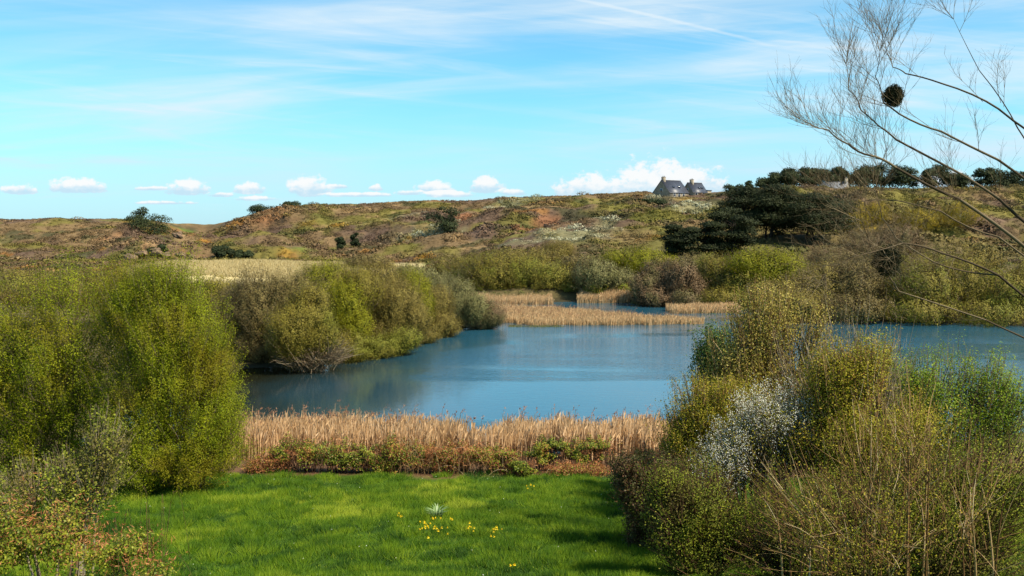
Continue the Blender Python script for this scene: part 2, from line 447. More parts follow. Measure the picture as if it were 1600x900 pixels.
def thing(name, loc, label, cat, group=None, rz=0):
    o = bpy.data.objects.new(name, None); C.objects.link(o); o.location = [float(q) for q in loc]; o.rotation_euler = (0, 0, rz)
    o.empty_display_size = .5
    return tag(o, label, cat, group)


def build_terrain():
    az = np.concatenate([np.linspace(-PI, -.62, 70, endpoint=False), np.linspace(-.62, .62, 620, endpoint=False), np.linspace(.62, PI, 70, endpoint=False)])
    rr = np.concatenate([[.4], np.geomspace(3, 60, 170, endpoint=False), np.geomspace(60, 250, 120, endpoint=False), np.geomspace(250, 480, 200, endpoint=False), np.geomspace(480, 1100, 60)])
    A, Rr = np.meshgrid(az, rr); x = np.sin(A) * Rr; y = np.cos(A) * Rr
    z = H(x, y); back = sstep(-y, 0, 30)
    z = z * (1 - back) + 11.5 * back
    side = sstep(np.abs(np.arctan2(x, y)), 1.0, 1.5) * sstep(Rr, 20, 60)
    z = z * (1 - side) + (6 + 4 * fbm(x / 60, y / 60, 9)) * side
    n, m = A.shape; idx = np.arange(n * m).reshape(n, m)
    a = idx[:-1]; b = idx[1:]
    f = np.stack([a, np.roll(a, -1, 1), np.roll(b, -1, 1), b], -1).reshape(-1, 4)[:, ::-1]
    xs, ys, zs = x.ravel(), y.ravel(), z.ravel()
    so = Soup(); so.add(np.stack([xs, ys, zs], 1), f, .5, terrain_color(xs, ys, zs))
    # close the centre
    so.f.append(idx[0][::-1].reshape(1, -1))
    o = so.build('ground', mat_colattr('ground_mat', .9, .6, .25), smooth=True); tag(o, kind='structure')


build_terrain()


def water_mat(name, deep, scale, strength):
    m, g, b = principled(name, .04, .5)
    b.inputs['IOR'].default_value = 1.33; b.inputs['Specular IOR Level'].default_value = .7
    geo = g.new('ShaderNodeNewGeometry'); mp = g.new('ShaderNodeMapping'); g.l.new(geo.outputs['Position'], mp.inputs[0])
    mp.inputs['Scale'].default_value = (.55, 1.5, 1); mp.inputs['Rotation'].default_value = (0, 0, .15)
    n1 = g.noise(mp.outputs[0], scale, 3, .6, .3); n2 = g.noise(mp.outputs[0], scale * 3.1, 2, .5)
    calm = g.noise(geo.outputs['Position'], .045, 3, .5, .6)
    k = g.ramp(calm, [(.40, .45), (.62, 1.0)])
    # sheltered calm water close to the left bank
    sp = g.new('ShaderNodeSeparateXYZ'); g.l.new(geo.outputs['Position'], sp.inputs[0])
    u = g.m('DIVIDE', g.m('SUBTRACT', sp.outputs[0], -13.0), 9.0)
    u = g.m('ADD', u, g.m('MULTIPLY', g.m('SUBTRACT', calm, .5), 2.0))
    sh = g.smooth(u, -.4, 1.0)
    g.l.new(g.mix(g.smooth(u, -.9, 1.3), (.012, .012, .005, 1), (*deep, 1)), b.inputs['Base Color'])  # dark willow reflection painted into the base colour along the left bank
    mp2 = g.new('ShaderNodeMapping'); g.l.new(geo.outputs['Position'], mp2.inputs[0]); mp2.inputs['Scale'].default_value = (.02, .085, 1)
    lane = g.smooth(g.noise(mp2.outputs[0], 1.0, 3, .6, .5), .42, .60)
    k = g.m('MULTIPLY', k, g.m('ADD', .35, g.m('MULTIPLY', lane, 1.0)))
    k = g.m('MULTIPLY', k, g.m('ADD', .16, g.m('MULTIPLY', sh, .84)))
    h = g.m('ADD', n1, g.m('MULTIPLY', n2, .35))
    bp = g.new('ShaderNodeBump'); bp.inputs['Distance'].default_value = .5
    g.put(bp.inputs['Strength'], g.m('MULTIPLY', k, strength)); g.l.new(h, bp.inputs['Height'])
    g.l.new(bp.outputs[0], b.inputs['Normal'])
    return m


def sheet(name, pts, z, mat):
    me = bpy.data.meshes.new(name); me.from_pydata([(p[0], p[1], z) for p in pts], [], [tuple(range(len(pts)))]); me.materials.append(mat)
    o = bpy.data.objects.new(name, me); C.objects.link(o); tag(o, kind='structure'); return o


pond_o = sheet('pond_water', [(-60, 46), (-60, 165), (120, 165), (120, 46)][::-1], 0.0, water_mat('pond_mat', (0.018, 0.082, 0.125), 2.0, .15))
sea_o = sheet('sea', [(-40000, 300), (-40000, 45000), (40000, 45000), (40000, 300)][::-1], -3.0, water_mat('sea_mat', (0.03, 0.12, 0.17), .3, .5))


# ------------------------------------------------------------------ plant materials
def leaf_mat(name, stops, trans=.25, rough=.6, patch=None, pscale=.35):
    """colour by a random value per leaf; stops = [(pos, colour)...]; patch = second tint by place inside the plant"""
    m, g, b = principled(name, rough, .15)
    at = g.new('ShaderNodeAttribute', attribute_name='rnd')
    col = g.ramp(at.outputs['Fac'], stops)
    if patch:
        tc = g.new('ShaderNodeTexCoord'); n = g.noise(tc.outputs['Object'], pscale, 3, .6)
        col = g.mix(g.m('MULTIPLY', g.smooth(n, .45, .62), .75), col, (*patch, 1))
    g.l.new(col, b.inputs['Base Color'])
    tr = g.new('ShaderNodeBsdfTranslucent'); g.l.new(col, tr.inputs[0])
    mx = g.new('ShaderNodeMixShader'); mx.inputs[0].default_value = trans
    g.l.new(b.outputs[0], mx.inputs[1]); g.l.new(tr.outputs[0], mx.inputs[2]); g.l.new(mx.outputs[0], g.n['Material Output'].inputs[0])
    return m


def s3(a, b, c): return [(0, a), (.5, b), (1, c)]


M = {}
M['bark'] = leaf_mat('bark', s3((.05, .035, .02), (.10, .07, .04), (.16, .12, .07)), 0, .9)
M['bark_pale'] = leaf_mat('bark_pale', s3((.14, .10, .06), (.24, .18, .11), (.36, .29, .19)), 0, .9)
M['twig_orange'] = leaf_mat('twig_orange', [(0, (.08, .04, .015)), (.5, (.20, .11, .04)), (.85, (.36, .23, .10)), (1, (.55, .44, .26))], 0, .8)
M['twig_straw'] = leaf_mat('twig_straw', [(0, (.10, .055, .02)), (.5, (.22, .13, .05)), (.8, (.42, .32, .17)), (1, (.62, .52, .34))], 0, .8)
M['twig_grey'] = leaf_mat('twig_grey', s3((.07, .045, .02), (.14, .10, .05), (.24, .18, .11)), 0, .9)
M['twig_dark'] = leaf_mat('twig_dark', s3((.03, .018, .012), (.07, .035, .02), (.14, .07, .04)), 0, .9)
M['bark_dark'] = leaf_mat('bark_dark', s3((.02, .015, .012), (.035, .026, .02), (.05, .04, .03)), 0, .9)
M['willow_bright'] = leaf_mat('willow_bright', s3((0.122, 0.133, 0.007), (0.222, 0.220, 0.009), (0.333, 0.296, 0.018)), .35)
M['willow_left'] = leaf_mat('willow_left', s3((0.086, 0.115, 0.004), (0.207, 0.243, 0.006), (0.389, 0.393, 0.012)), .4, patch=(.24, .19, .010), pscale=.5)
M['willow_olive'] = leaf_mat('willow_olive', s3((0.111, 0.087, 0.020), (0.200, 0.153, 0.033), (0.300, 0.235, 0.053)), .25)
M['willow_brown'] = leaf_mat('willow_brown', s3((0.091, 0.067, 0.022), (0.161, 0.119, 0.039), (0.242, 0.190, 0.061)), .2)
M['willow_grey'] = leaf_mat('willow_grey', s3((0.102, 0.095, 0.035), (0.178, 0.168, 0.057), (0.281, 0.246, 0.097)), .2)
M['willow_mix'] = leaf_mat('willow_mix', s3((0.112, 0.092, 0.013), (0.203, 0.163, 0.024), (0.304, 0.250, 0.040)), .25, patch=(.17, .18, .02), pscale=.22)
M['willow_purple'] = leaf_mat('willow_purple', s3((0.095, 0.059, 0.030), (0.163, 0.101, 0.050), (0.231, 0.155, 0.079)), .15, patch=(.13, .12, .04), pscale=.3)
M['gorse'] = leaf_mat('gorse', s3((.10, .10, .012), (.26, .19, .012), (.42, .28, .01)), .2)
M['pine'] = leaf_mat('pine', s3((0.010, 0.014, 0.004), (0.019, 0.025, 0.007), (0.040, 0.045, 0.012)), .08, .7)
M['pine_far'] = leaf_mat('pine_far', s3((.018, .024, .010), (.030, .040, .014), (.055, .066, .020)), .08, .7)
M['catkin'] = leaf_mat('catkin', [(0, (.10, .12, .02)), (.35, (.24, .20, .03)), (.7, (.40, .31, .06)), (1, (.55, .45, .14))], .3)
M['fresh'] = leaf_mat('fresh', s3((0.098, 0.162, 0.012), (0.182, 0.270, 0.016), (0.336, 0.405, 0.030)), .35)
M['fresh_mix'] = leaf_mat('fresh_mix', s3((0.075, 0.105, 0.012), (0.195, 0.225, 0.017), (0.390, 0.390, 0.036)), .35, patch=(.13, .09, .03), pscale=.9)
M['fresh_blue'] = leaf_mat('fresh_blue', s3((.04, .085, .02), (.08, .14, .03), (.14, .21, .04)), .3)
M['bud_olive'] = leaf_mat('bud_olive', [(0, (.10, .12, .008)), (.5, (.26, .24, .014)), (.8, (.40, .32, .025)), (1, (.42, .20, .05))], .3)
M['blossom'] = leaf_mat('blossom', s3((0.473, 0.472, 0.386), (0.636, 0.623, 0.526), (0.740, 0.725, 0.633)), .25)
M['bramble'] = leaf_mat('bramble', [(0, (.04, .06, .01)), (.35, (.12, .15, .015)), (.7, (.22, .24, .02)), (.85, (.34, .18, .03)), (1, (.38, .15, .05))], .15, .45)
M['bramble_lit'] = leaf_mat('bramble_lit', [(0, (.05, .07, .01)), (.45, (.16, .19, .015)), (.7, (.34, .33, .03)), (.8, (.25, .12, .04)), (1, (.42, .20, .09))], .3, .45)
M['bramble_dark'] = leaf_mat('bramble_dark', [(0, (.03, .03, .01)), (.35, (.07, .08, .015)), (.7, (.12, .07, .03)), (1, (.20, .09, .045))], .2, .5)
M['dead'] = leaf_mat('dead', s3((0.180, 0.062, 0.021), (0.360, 0.140, 0.049), (0.550, 0.265, 0.112)), .2, .8)
M['mistle'] = leaf_mat('mistle', s3((.008, .010, .004), (.016, .020, .006), (.035, .04, .012)), .05)
M['reed'] = leaf_mat('reed', s3((0.374, 0.211, 0.092), (0.562, 0.355, 0.173), (0.728, 0.499, 0.286)), .3, .8)
M['reed_far'] = leaf_mat('reed_far', s3((.38, .22, .10), (.54, .35, .17), (.68, .48, .26)), .25, .8)
M['plume'] = leaf_mat('plume', s3((.20, .09, .05), (.32, .16, .09), (.45, .26, .15)), .3, .9)
M['marram'] = leaf_mat('marram', s3((0.221, 0.164, 0.064), (0.374, 0.295, 0.128), (0.510, 0.410, 0.216)), .25, .8)


# ------------------------------------------------------------------ shrubs
def shrub(name, label, cat, lobes, dist, leafm, twigm, nsh=600, lpers=40, leaf=(.10, .05), group=None, base=None,
          shoot=1.2, stems=9, up=.5, gap=.0, tri=False, twigr=.006, inner=.45, extra=None, leafpart='foliage', lo_cut=-.95, spread=.12, low=0):
    """lobes: (px, py, half width px, half height px, depth offset m). A many-stemmed bush: stems, twigs, leaves."""
    lb = []
    if dist >= 158:      # stand on the slope: where the sight line through the foot meets the ground
        l = max(lobes, key=lambda q: q[1] + q[3]); dist = min(hit(l[0], l[1] + l[3] * .75)[1], 330)
        lobes = [(*q[:4], 0) for q in lobes]
    for l in lobes:
        px, py, rx, rz = l[:4]; off = l[4] if len(l) > 4 else 0
        Y = dist + off; c = P(px, py, Y); s = Y / F
        lb.append((c, np.array([rx * s, (rx * s * .9 + .2), rz * s])))
    cs = np.array([l[0] for l in lb]); rs = np.array([l[1] for l in lb])
    if base is None: bx, by = np.average(cs[:, :2], axis=0, weights=rs[:, 0])
    else:
        q = P(base, 500, dist); bx, by = q[0], dist
    bz = Hs(bx, by) - .05
    root = thing(name, (bx, by, bz), label, cat, group)
    O = np.array([bx, by, bz])
    w = rs[:, 0] * rs[:, 2]; w = w / w.sum()
    # shoots
    k = int(nsh * 1.6); li = R.choice(len(lb), k, p=w); d = rdir(k); d[:, 2] = np.where(d[:, 2] < lo_cut, -d[:, 2] * .6, d[:, 2]); d = unit(d)
    rad = inner + (1 - inner) * R.random(k) ** .6; rad = np.where(R.random(k) < (.05 if tri else .16), 1 + .28 * R.random(k) ** 2, rad)
    lump = 1 + (.30 if tri else .50) * (fbm(d[:, 0] * 2.3 + li * 7, d[:, 2] * 2.3 + d[:, 1] * 1.7, 5, 3) - .5) * 2
    tip = cs[li] + d * rs[li] * (rad * lump)[:, None]
    g = H(tip[:, 0], tip[:, 1]); ok = tip[:, 2] > np.maximum(g, 0) + .12
    if gap > 0: ok &= vnoise(tip[:, 0] * 1.3 + 50, tip[:, 2] * 1.3 + tip[:, 1], 77) > gap
    tip = tip[ok][:nsh]; d = d[ok][:nsh]; n = len(tip)
    sl = shoot * (0.6 + .8 * R.random(n))
    hd = unit(tip - (O + np.array([0, 0, .3]))[None])
    dr = unit(hd * .7 + d * .5 + np.array([0, 0, up]) + R.normal(size=(n, 3)) * .22)
    st = tip - dr * sl[:, None] * .75; en = tip + dr * sl[:, None] * .25
    gz = np.maximum(H(st[:, 0], st[:, 1]), 0.0); st[:, 2] = np.maximum(st[:, 2], gz + .05); en[:, 2] = np.maximum(en[:, 2], gz + .1)
    mid = (st + en) / 2 + R.normal(size=(n, 3)) * sl[:, None] * .06
    tw = Soup(); tubes(tw, st, mid, en, twigr * 1.6, twigr * .6, 3, 3)
    tw.build('twigs', twigm, root, origin=O)
    # stems towards the lobes, then limbs from stem to shoots
    ns = max(stems, len(lb)); li2 = np.arange(ns) % len(lb)
    ends = cs[li2] + rdir(ns) * rs[li2] * .45
    wd = (cs[:, 0].max() - cs[:, 0].min() + rs[:, 0].max())
    bs = O + np.stack([(ends[:, 0] - bx) * spread * 3 + R.normal(size=ns) * .12, (ends[:, 1] - by) * .3 + R.normal(size=ns) * .12, np.zeros(ns)], 1)
    bs[:, 2] = H(bs[:, 0], bs[:, 1]) - .1
    m1 = bs * .45 + ends * .55 + np.stack([(bs[:, 0] - ends[:, 0]) * .25, (bs[:, 1] - ends[:, 1]) * .25, np.abs(ends[:, 2] - bs[:, 2]) * .15], 1)
    hgt = float(np.mean(ends[:, 2] - bs[:, 2]))
    sr = np.clip(hgt * .011, .015, .10)
    tk = Soup(); tubes(tk, bs, m1, ends, sr * (.8 + .5 * R.random(ns)), sr * .3, 8, 5)
    nl = min(n, 60 + n // 8); pick = R.choice(n, nl, replace=False)
    sidx = np.argmin(((st[pick][:, None] - ends[None]) ** 2).sum(2), 1)
    tt = .35 + .6 * R.random(nl); a, ta = bez(bs[sidx], m1[sidx], ends[sidx], tt)
    b2 = st[pick] * .5 + en[pick] * .5
    mm = (a + b2) / 2 + ta * np.linalg.norm(b2 - a, axis=1)[:, None] * .18
    tubes(tk, a, mm, b2, sr * .38, twigr * 1.3, 5, 3)
    tk.build('stem', twigm, root, origin=O)
    # leaves along the shoots
    lf = Soup(); ii = np.repeat(np.arange(n), lpers); N = len(ii)
    t = R.random(N) ** .8; p, tg = bez(st[ii], mid[ii], en[ii], t)
    off = R.normal(size=(N, 3)) * (sl[ii] * .11)[:, None]
    p = p + off
    nr = d[ii] * (1.5 if tri else .95) + rdir(N) * (.6 if tri else .8) + np.array([0, 0, .2])
    ld = tg * .6 + rdir(N)
    p[:, 2] = np.maximum(p[:, 2], np.maximum(gz[ii], 0) + .03)
    rv = np.clip(R.random(n)[ii] * .55 + R.random(N) * .5 - .03, 0, 1)
    sz = .65 + .7 * R.random(N)
    leaves(lf, p, nr, ld, leaf[0] * sz, leaf[1] * sz, rv, tri)
    if lpers: lf.build(leafpart, leafm, root, origin=O)
    if extra:      # blossoms: (material, count, size, selector, part name)
        em, ec, es, sel, pn = extra
        k = np.nonzero(sel(en))[0] if sel else np.arange(n)
        if len(k):
            ii = R.choice(k, ec); t = R.random(ec); p, tg = bez(st[ii], mid[ii], en[ii], t)
            p = p + R.normal(size=(ec, 3)) * .05 + d[ii] * .05
            e = Soup(); leaves(e, p, SUN_DIR[None] * .8 + np.array([[0, -.5, 0]]) + rdir(ec) * .8, rdir(ec), es * (.6 + .8 * R.random(ec)), es * .9); e.build(pn, em, root, origin=O)
    return root


WG = 'willow thickets round the pond'
# big bright willow on the left meadow edge
shrub('willow_bush', 'tall bright green willow standing at the left edge of the meadow', 'willow',
      [(262, 510, 84, 92), (310, 560, 56, 80, .5), (235, 630, 95, 90), (330, 660, 54, 60, -.6), (205, 480, 60, 70, .8), (252, 455, 44, 44, .6), (315, 712, 68, 36, -1), (345, 610, 36, 50, .3), (225, 710, 80, 44, -.8)], 37.5,
      M['willow_left'], M['twig_grey'], 4200, 86, (.052, .029), shoot=1.0, stems=16, up=.9, inner=.35, twigr=.005, spread=.2)
shrub('willow_bush', 'green willow half out of the picture left of the tall bright one', 'willow',
      [(110, 540, 100, 110), (40, 600, 90, 120), (150, 660, 90, 90), (30, 700, 90, 60), (-40, 560, 80, 120)], 39.5,
      M['willow_left'], M['twig_grey'], 3000, 60, (.066, .036), shoot=1.1, stems=14, up=.9, inner=.35, twigr=.005, spread=.2)
# willows along the left bank
wil = [
    ('brownish olive willow mound at the waterside next to the tall bright willow', [(410, 490, 62, 66), (375, 505, 50, 66, 2), (455, 480, 56, 60), (430, 540, 66, 34), (480, 530, 40, 40)], 83, 'willow_brown', 2300),
    ('light olive dome of willow leaning over the water, middle of the left bank', [(480, 500, 44, 50, -2), (455, 520, 44, 42, -3), (500, 530, 30, 30, -2)], 80, 'willow_mix', 1400),
    ('tall yellow green willow behind the olive dome on the left bank', [(500, 455, 52, 42, 4), (540, 490, 36, 50, 2), (555, 520, 28, 34, 1)], 88, 'willow_bright', 1500),
    ('brown budding willow with a rounded top on the left bank', [(590, 460, 52, 46, 4), (618, 490, 52, 52, 1), (600, 525, 44, 28, 0), (645, 505, 30, 34, 0)], 94, 'willow_olive', 2000),
    ('willow with a pale yellow crest near the bend of the left bank', [(640, 450, 34, 28, 9), (655, 480, 24, 34, 4)], 96, 'willow_bright', 700),
    ('grey green willow beside the reeds at the end of the left bank', [(715, 475, 36, 38, 2), (690, 460, 34, 34, 8), (745, 485, 26, 28, 0)], 109, 'willow_grey', 1300),
    ('olive willow filling the bank between the dome and the rounded willow', [(545, 545, 40, 24, 0), (590, 545, 36, 20, 2), (625, 532, 36, 22, 4), (520, 440, 40, 30, 9), (565, 450, 36, 34, 8)], 84, 'willow_mix', 1300),
    ('low willow skirt along the waterline near the bend of the left bank', [(655, 522, 32, 20, 0), (690, 512, 30, 20, 5), (680, 480, 30, 34, 7)], 97, 'willow_olive', 1000),
    ('low grey willow at the tip of the left bank', [(768, 494, 24, 18), (748, 500, 26, 14)], 110, 'willow_purple', 500)]
for lab, lobes, D, mt, n in wil:
    shrub('willow_bush', lab, 'willow', lobes, D, M[mt], M['twig_grey'], int(n * 1.3), 60, (.105, .065), WG, shoot=1.5, stems=10, up=.7, tri=True, twigr=.009, inner=.5, spread=.25)
shrub('willow_bush', 'bare grey twigged willow branches fanning low over the water on the left bank', 'willow', [(505, 548, 48, 18), (470, 556, 50, 14, -.5)], 78,
      M['willow_purple'], M['bark_pale'], 700, 5, (.10, .05), WG, shoot=2.2, stems=8, up=.25, tri=True, twigr=.014, inner=.3)
shrub('willow_bush', 'olive willow behind the tall bright willow, before the pale dune', 'willow', [(345, 455, 36, 26), (300, 465, 60, 30), (200, 440, 70, 30), (120, 450, 80, 34), (30, 450, 80, 34)], 105,
      M['willow_mix'], M['twig_grey'], 2200, 20, (.17, .10), WG, shoot=1.6, stems=12, up=.7, tri=True, twigr=.011, inner=.5, spread=.33)
# far bank
far = [
    ('broad olive willow mound on the far bank, behind the reed bed', [(775, 432, 70, 36, 6), (820, 432, 62, 34, 4), (740, 425, 50, 26, 10), (860, 445, 38, 30, 0), (888, 450, 20, 22, -2)], 154, 'willow_mix', 2600),
    ('grey green willow between the broad mound and the purplish one', [(930, 430, 40, 24, 6), (965, 440, 28, 20, 4)], 165, 'willow_grey', 900),
    ('round willow with pale green top above the grey green one', [(870, 392, 32, 15, 0)], 196, 'willow_olive', 420),
    ('bright green willow crest behind the purplish willow', [(1000, 410, 50, 20, 0), (1040, 415, 30, 16, 0), (960, 405, 24, 12, 0)], 190, 'willow_bright', 900),
    ('purplish leafless willow on the far bank, right of the reed clump', [(1030, 440, 36, 33, 2), (1062, 438, 32, 34, 0), (1005, 450, 22, 24, 0), (1080, 455, 26, 22, 0), (1020, 464, 34, 13, -1), (1070, 466, 30, 12, -3)], 141, 'willow_purple', 1700),
    ('olive willow behind the low reed clump of the far bank', [(1120, 440, 36, 36, 4), (1100, 425, 28, 26, 8), (1150, 450, 30, 28, 0), (1125, 466, 40, 14, -5), (1165, 470, 36, 14, -6)], 144, 'willow_mix', 1300),
    ('bright green willow under the dark pines', [(1190, 425, 42, 34, 4), (1225, 430, 40, 36, 6), (1160, 412, 30, 20, 14)], 160, 'willow_bright', 1500),
    ('brown and olive willow at the water right of the bright green one', [(1240, 465, 40, 34, 0), (1280, 455, 44, 44, 2), (1200, 465, 34, 26, -2), (1240, 480, 50, 20, -4)], 122, 'willow_olive', 1500),
    ('yellowish willow behind the bare tree on the far bank', [(1335, 455, 50, 46, 2), (1370, 435, 46, 46, 8), (1310, 425, 40, 34, 12), (1330, 482, 60, 20, -4)], 121, 'willow_brown', 1900),
    ('olive willow at the far bank right of the bare tree', [(1440, 450, 60, 48, 0), (1500, 450, 56, 50, 2), (1570, 460, 60, 44, 0), (1620, 450, 50, 50, 3), (1430, 485, 70, 20, -3), (1540, 488, 80, 20, -3)], 119, 'willow_mix', 2400),
    ('small dark willow at the foot of the grey green willow', [(930, 452, 18, 9, 0), (975, 455, 18, 8, 0)], 162, 'bramble', 300),
    ('brown willow scrub on the slope behind the bare tree', [(1350, 385, 46, 26, 0), (1400, 380, 50, 30, 10), (1290, 400, 34, 18, 0)], 190, 'willow_purple', 1100),
    ('orange yellow gorse mound right of the dark pines', [(1335, 345, 30, 22, 0), (1365, 335, 26, 20, 8)], 262, 'gorse', 700),
    ('second gorse mound, on the slope behind the bare tree', [(1430, 345, 40, 20, 0), (1500, 335, 40, 20, 0)], 262, 'gorse', 700)]
for lab, lobes, D, mt, n in far:
    shrub('gorse_bush' if 'gorse' in lab else 'willow_bush', lab, 'gorse' if 'gorse' in lab else 'willow', lobes, D, M[mt], M['twig_grey'], int(n * 1.3), 26, (.21, .12), WG if 'gorse' not in lab else None, shoot=1.9, stems=8, up=.8, tri=True, twigr=.016, inner=.6, spread=.3)
# more low willows filling the marsh between far bank and hill
for i, (px, py, rx, rz, D, mt, lab) in enumerate([
    (640, 428, 40, 15, 170, 'willow_grey', 'low grey green willow behind the crest of the left bank'),
    (700, 418, 34, 16, 185, 'willow_olive', 'low olive willow left of the broad far mound'),
    (900, 415, 30, 14, 196, 'willow_brown', 'low brown willow right behind the broad far mound'),
    (1085, 412, 34, 14, 190, 'willow_brown', 'low brown willow at the foot of the smaller pines'),
    (1500, 405, 60, 28, 190, 'willow_olive', 'olive willow row end behind the bare tree trunk'),
    (820, 400, 60, 12, 200, 'willow_olive', 'long low willow above the broad far mound'),
    (570, 410, 40, 12, 230, 'willow_brown', 'brown willow beside the pale dune grass')]):
    shrub('willow_bush', lab, 'willow', [(px, py, rx, rz), (px + rx * .6, py + 3, rx * .6, rz * .8)], D, M[mt], M['twig_grey'], 420, 15, (.32, .2), WG, shoot=1.8, stems=6, up=.7, tri=True, twigr=.02, inner=.5)


# ------------------------------------------------------------------ scrub on the hill, dune grass, reeds
def build_scrub():
    n = 70000
    u = R.uniform(-60, 1660, n); y = 105 + 335 * R.random(n) ** .62
    x = (u - 800) / F * y
    dr = np.interp(u, DR_U, DR_D); db = np.interp(u, DB_U, DB_D)
    du = np.exp(-((y - 215) / 30) ** 2) * sstep(u, 150, 280) * (1 - sstep(u, 600, 700)); ok = (y < dr + 8) & (du < .2) & (sd_poly(x, y, POND) > .3)
    e = 1.2; sl = np.abs(H(x, y + e) - H(x, y - e)) / (2 * e); ok &= sl < 1.0
    ok &= fbm(x / 8, y / 8, 133, 3) > .30
    x, y = x[ok], y[ok]; n = len(x)
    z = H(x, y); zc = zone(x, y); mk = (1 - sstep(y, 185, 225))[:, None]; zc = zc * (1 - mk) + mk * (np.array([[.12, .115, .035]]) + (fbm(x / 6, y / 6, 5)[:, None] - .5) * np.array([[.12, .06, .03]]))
    big = fbm(x / 12, y / 12, 144, 2)
    uu = 800 + F * x / y
    s = (.35 + 1.1 * R.random(n) ** 2.5) * (.6 + .9 * sstep(big, .45, .65))
    s *= np.where(y < 200, .55, 1.0); s *= np.where(np.interp(uu, DR_U, DR_D) - y < 14, .55, 1.0)
    lum = zc.sum(1) / 3
    s *= np.where(zc[:, 0] > .22, .75, 1)
    k = 26
    ii = np.repeat(np.arange(n), k); d = rdir(len(ii)); d[:, 2] = np.abs(d[:, 2])
    p = np.stack([x, y, z], 1)[ii] + d * (s[ii] * (.5 + .5 * R.random(len(ii))))[:, None] * np.array([1.35, 1.35, .6])
    c = zc[ii] * (.82 + .36 * R.random((n, 1)))[ii] * (.85 + .3 * R.random((len(ii), 1)))
    so = Soup(); leaves(so, p, d * 1.1 + rdir(len(ii)) * .5, rdir(len(ii)), s[ii] * .46, s[ii] * .38, R.random(len(ii)), True, c)
    # larger rounded bushes
    n = 2600; u = R.uniform(-60, 1660, n); y = 190 + 240 * R.random(n) ** .75; x = (u - 800) / F * y
    dr = np.interp(u, DR_U, DR_D); db = np.interp(u, DB_U, DB_D); du = np.exp(-((y - 215) / 30) ** 2) * sstep(u, 150, 280) * (1 - sstep(u, 600, 700))
    ok = (y < dr - 8) & (y > db - 45) & (du < .2) & (fbm(x / 22, y / 22, 233, 3) > .47); x, y = x[ok], y[ok]; n = len(x)
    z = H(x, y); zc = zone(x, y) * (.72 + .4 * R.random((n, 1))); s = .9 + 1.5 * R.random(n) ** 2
    k = 170; ii = np.repeat(np.arange(n), k); N = len(ii); d = rdir(N); d[:, 2] = np.abs(d[:, 2])
    p = np.stack([x, y, z - .1], 1)[ii] + d * (s[ii] * (.72 + .28 * R.random(N)))[:, None] * np.array([1.5, 1.3, .8])
    c = zc[ii] * (.85 + .3 * R.random((N, 1)))
    leaves(so, p, d * 1.4 + rdir(N) * .5, rdir(N), .15 + s[ii] * .13, .12 + s[ii] * .10, R.random(N), True, c)
    o = so.build('scrub_cover', mat_colattr('scrub_mat', 1.5, .3)); tag(o, 'low heath scrub of brown, olive and white flowering bushes covering the hillside', 'scrub', kind='stuff')


build_scrub()


def build_marram():
    n = 70000; u = R.uniform(100, 720, n); y = R.uniform(178, 250, n); x = (u - 800) / F * y
    du = np.exp(-((y - 215) / 26) ** 2) * sstep(u, 150, 280) * (1 - sstep(u, 560, 680))
    ok = du > .25 + .5 * (fbm(x / 5, y / 5, 155, 3) - .3); x, y = x[ok], y[ok]; n = len(x); z = H(x, y)
    so = Soup(); p = np.stack([x, y, z - .05], 1)
    dr = unit(np.stack([R.normal(size=n) * .35 - .2, R.normal(size=n) * .3, np.ones(n)], 1))
    nr = np.stack([R.normal(size=n) * .4, -np.ones(n), np.full(n, .5)], 1)
    leaves(so, p, nr, dr, .5 + .5 * R.random(n), .16, None, True)
    o = so.build('dune_grass', M['marram']); tag(o, 'pale straw coloured grass on the dune behind the left bank', 'grass', kind='stuff')


build_marram()


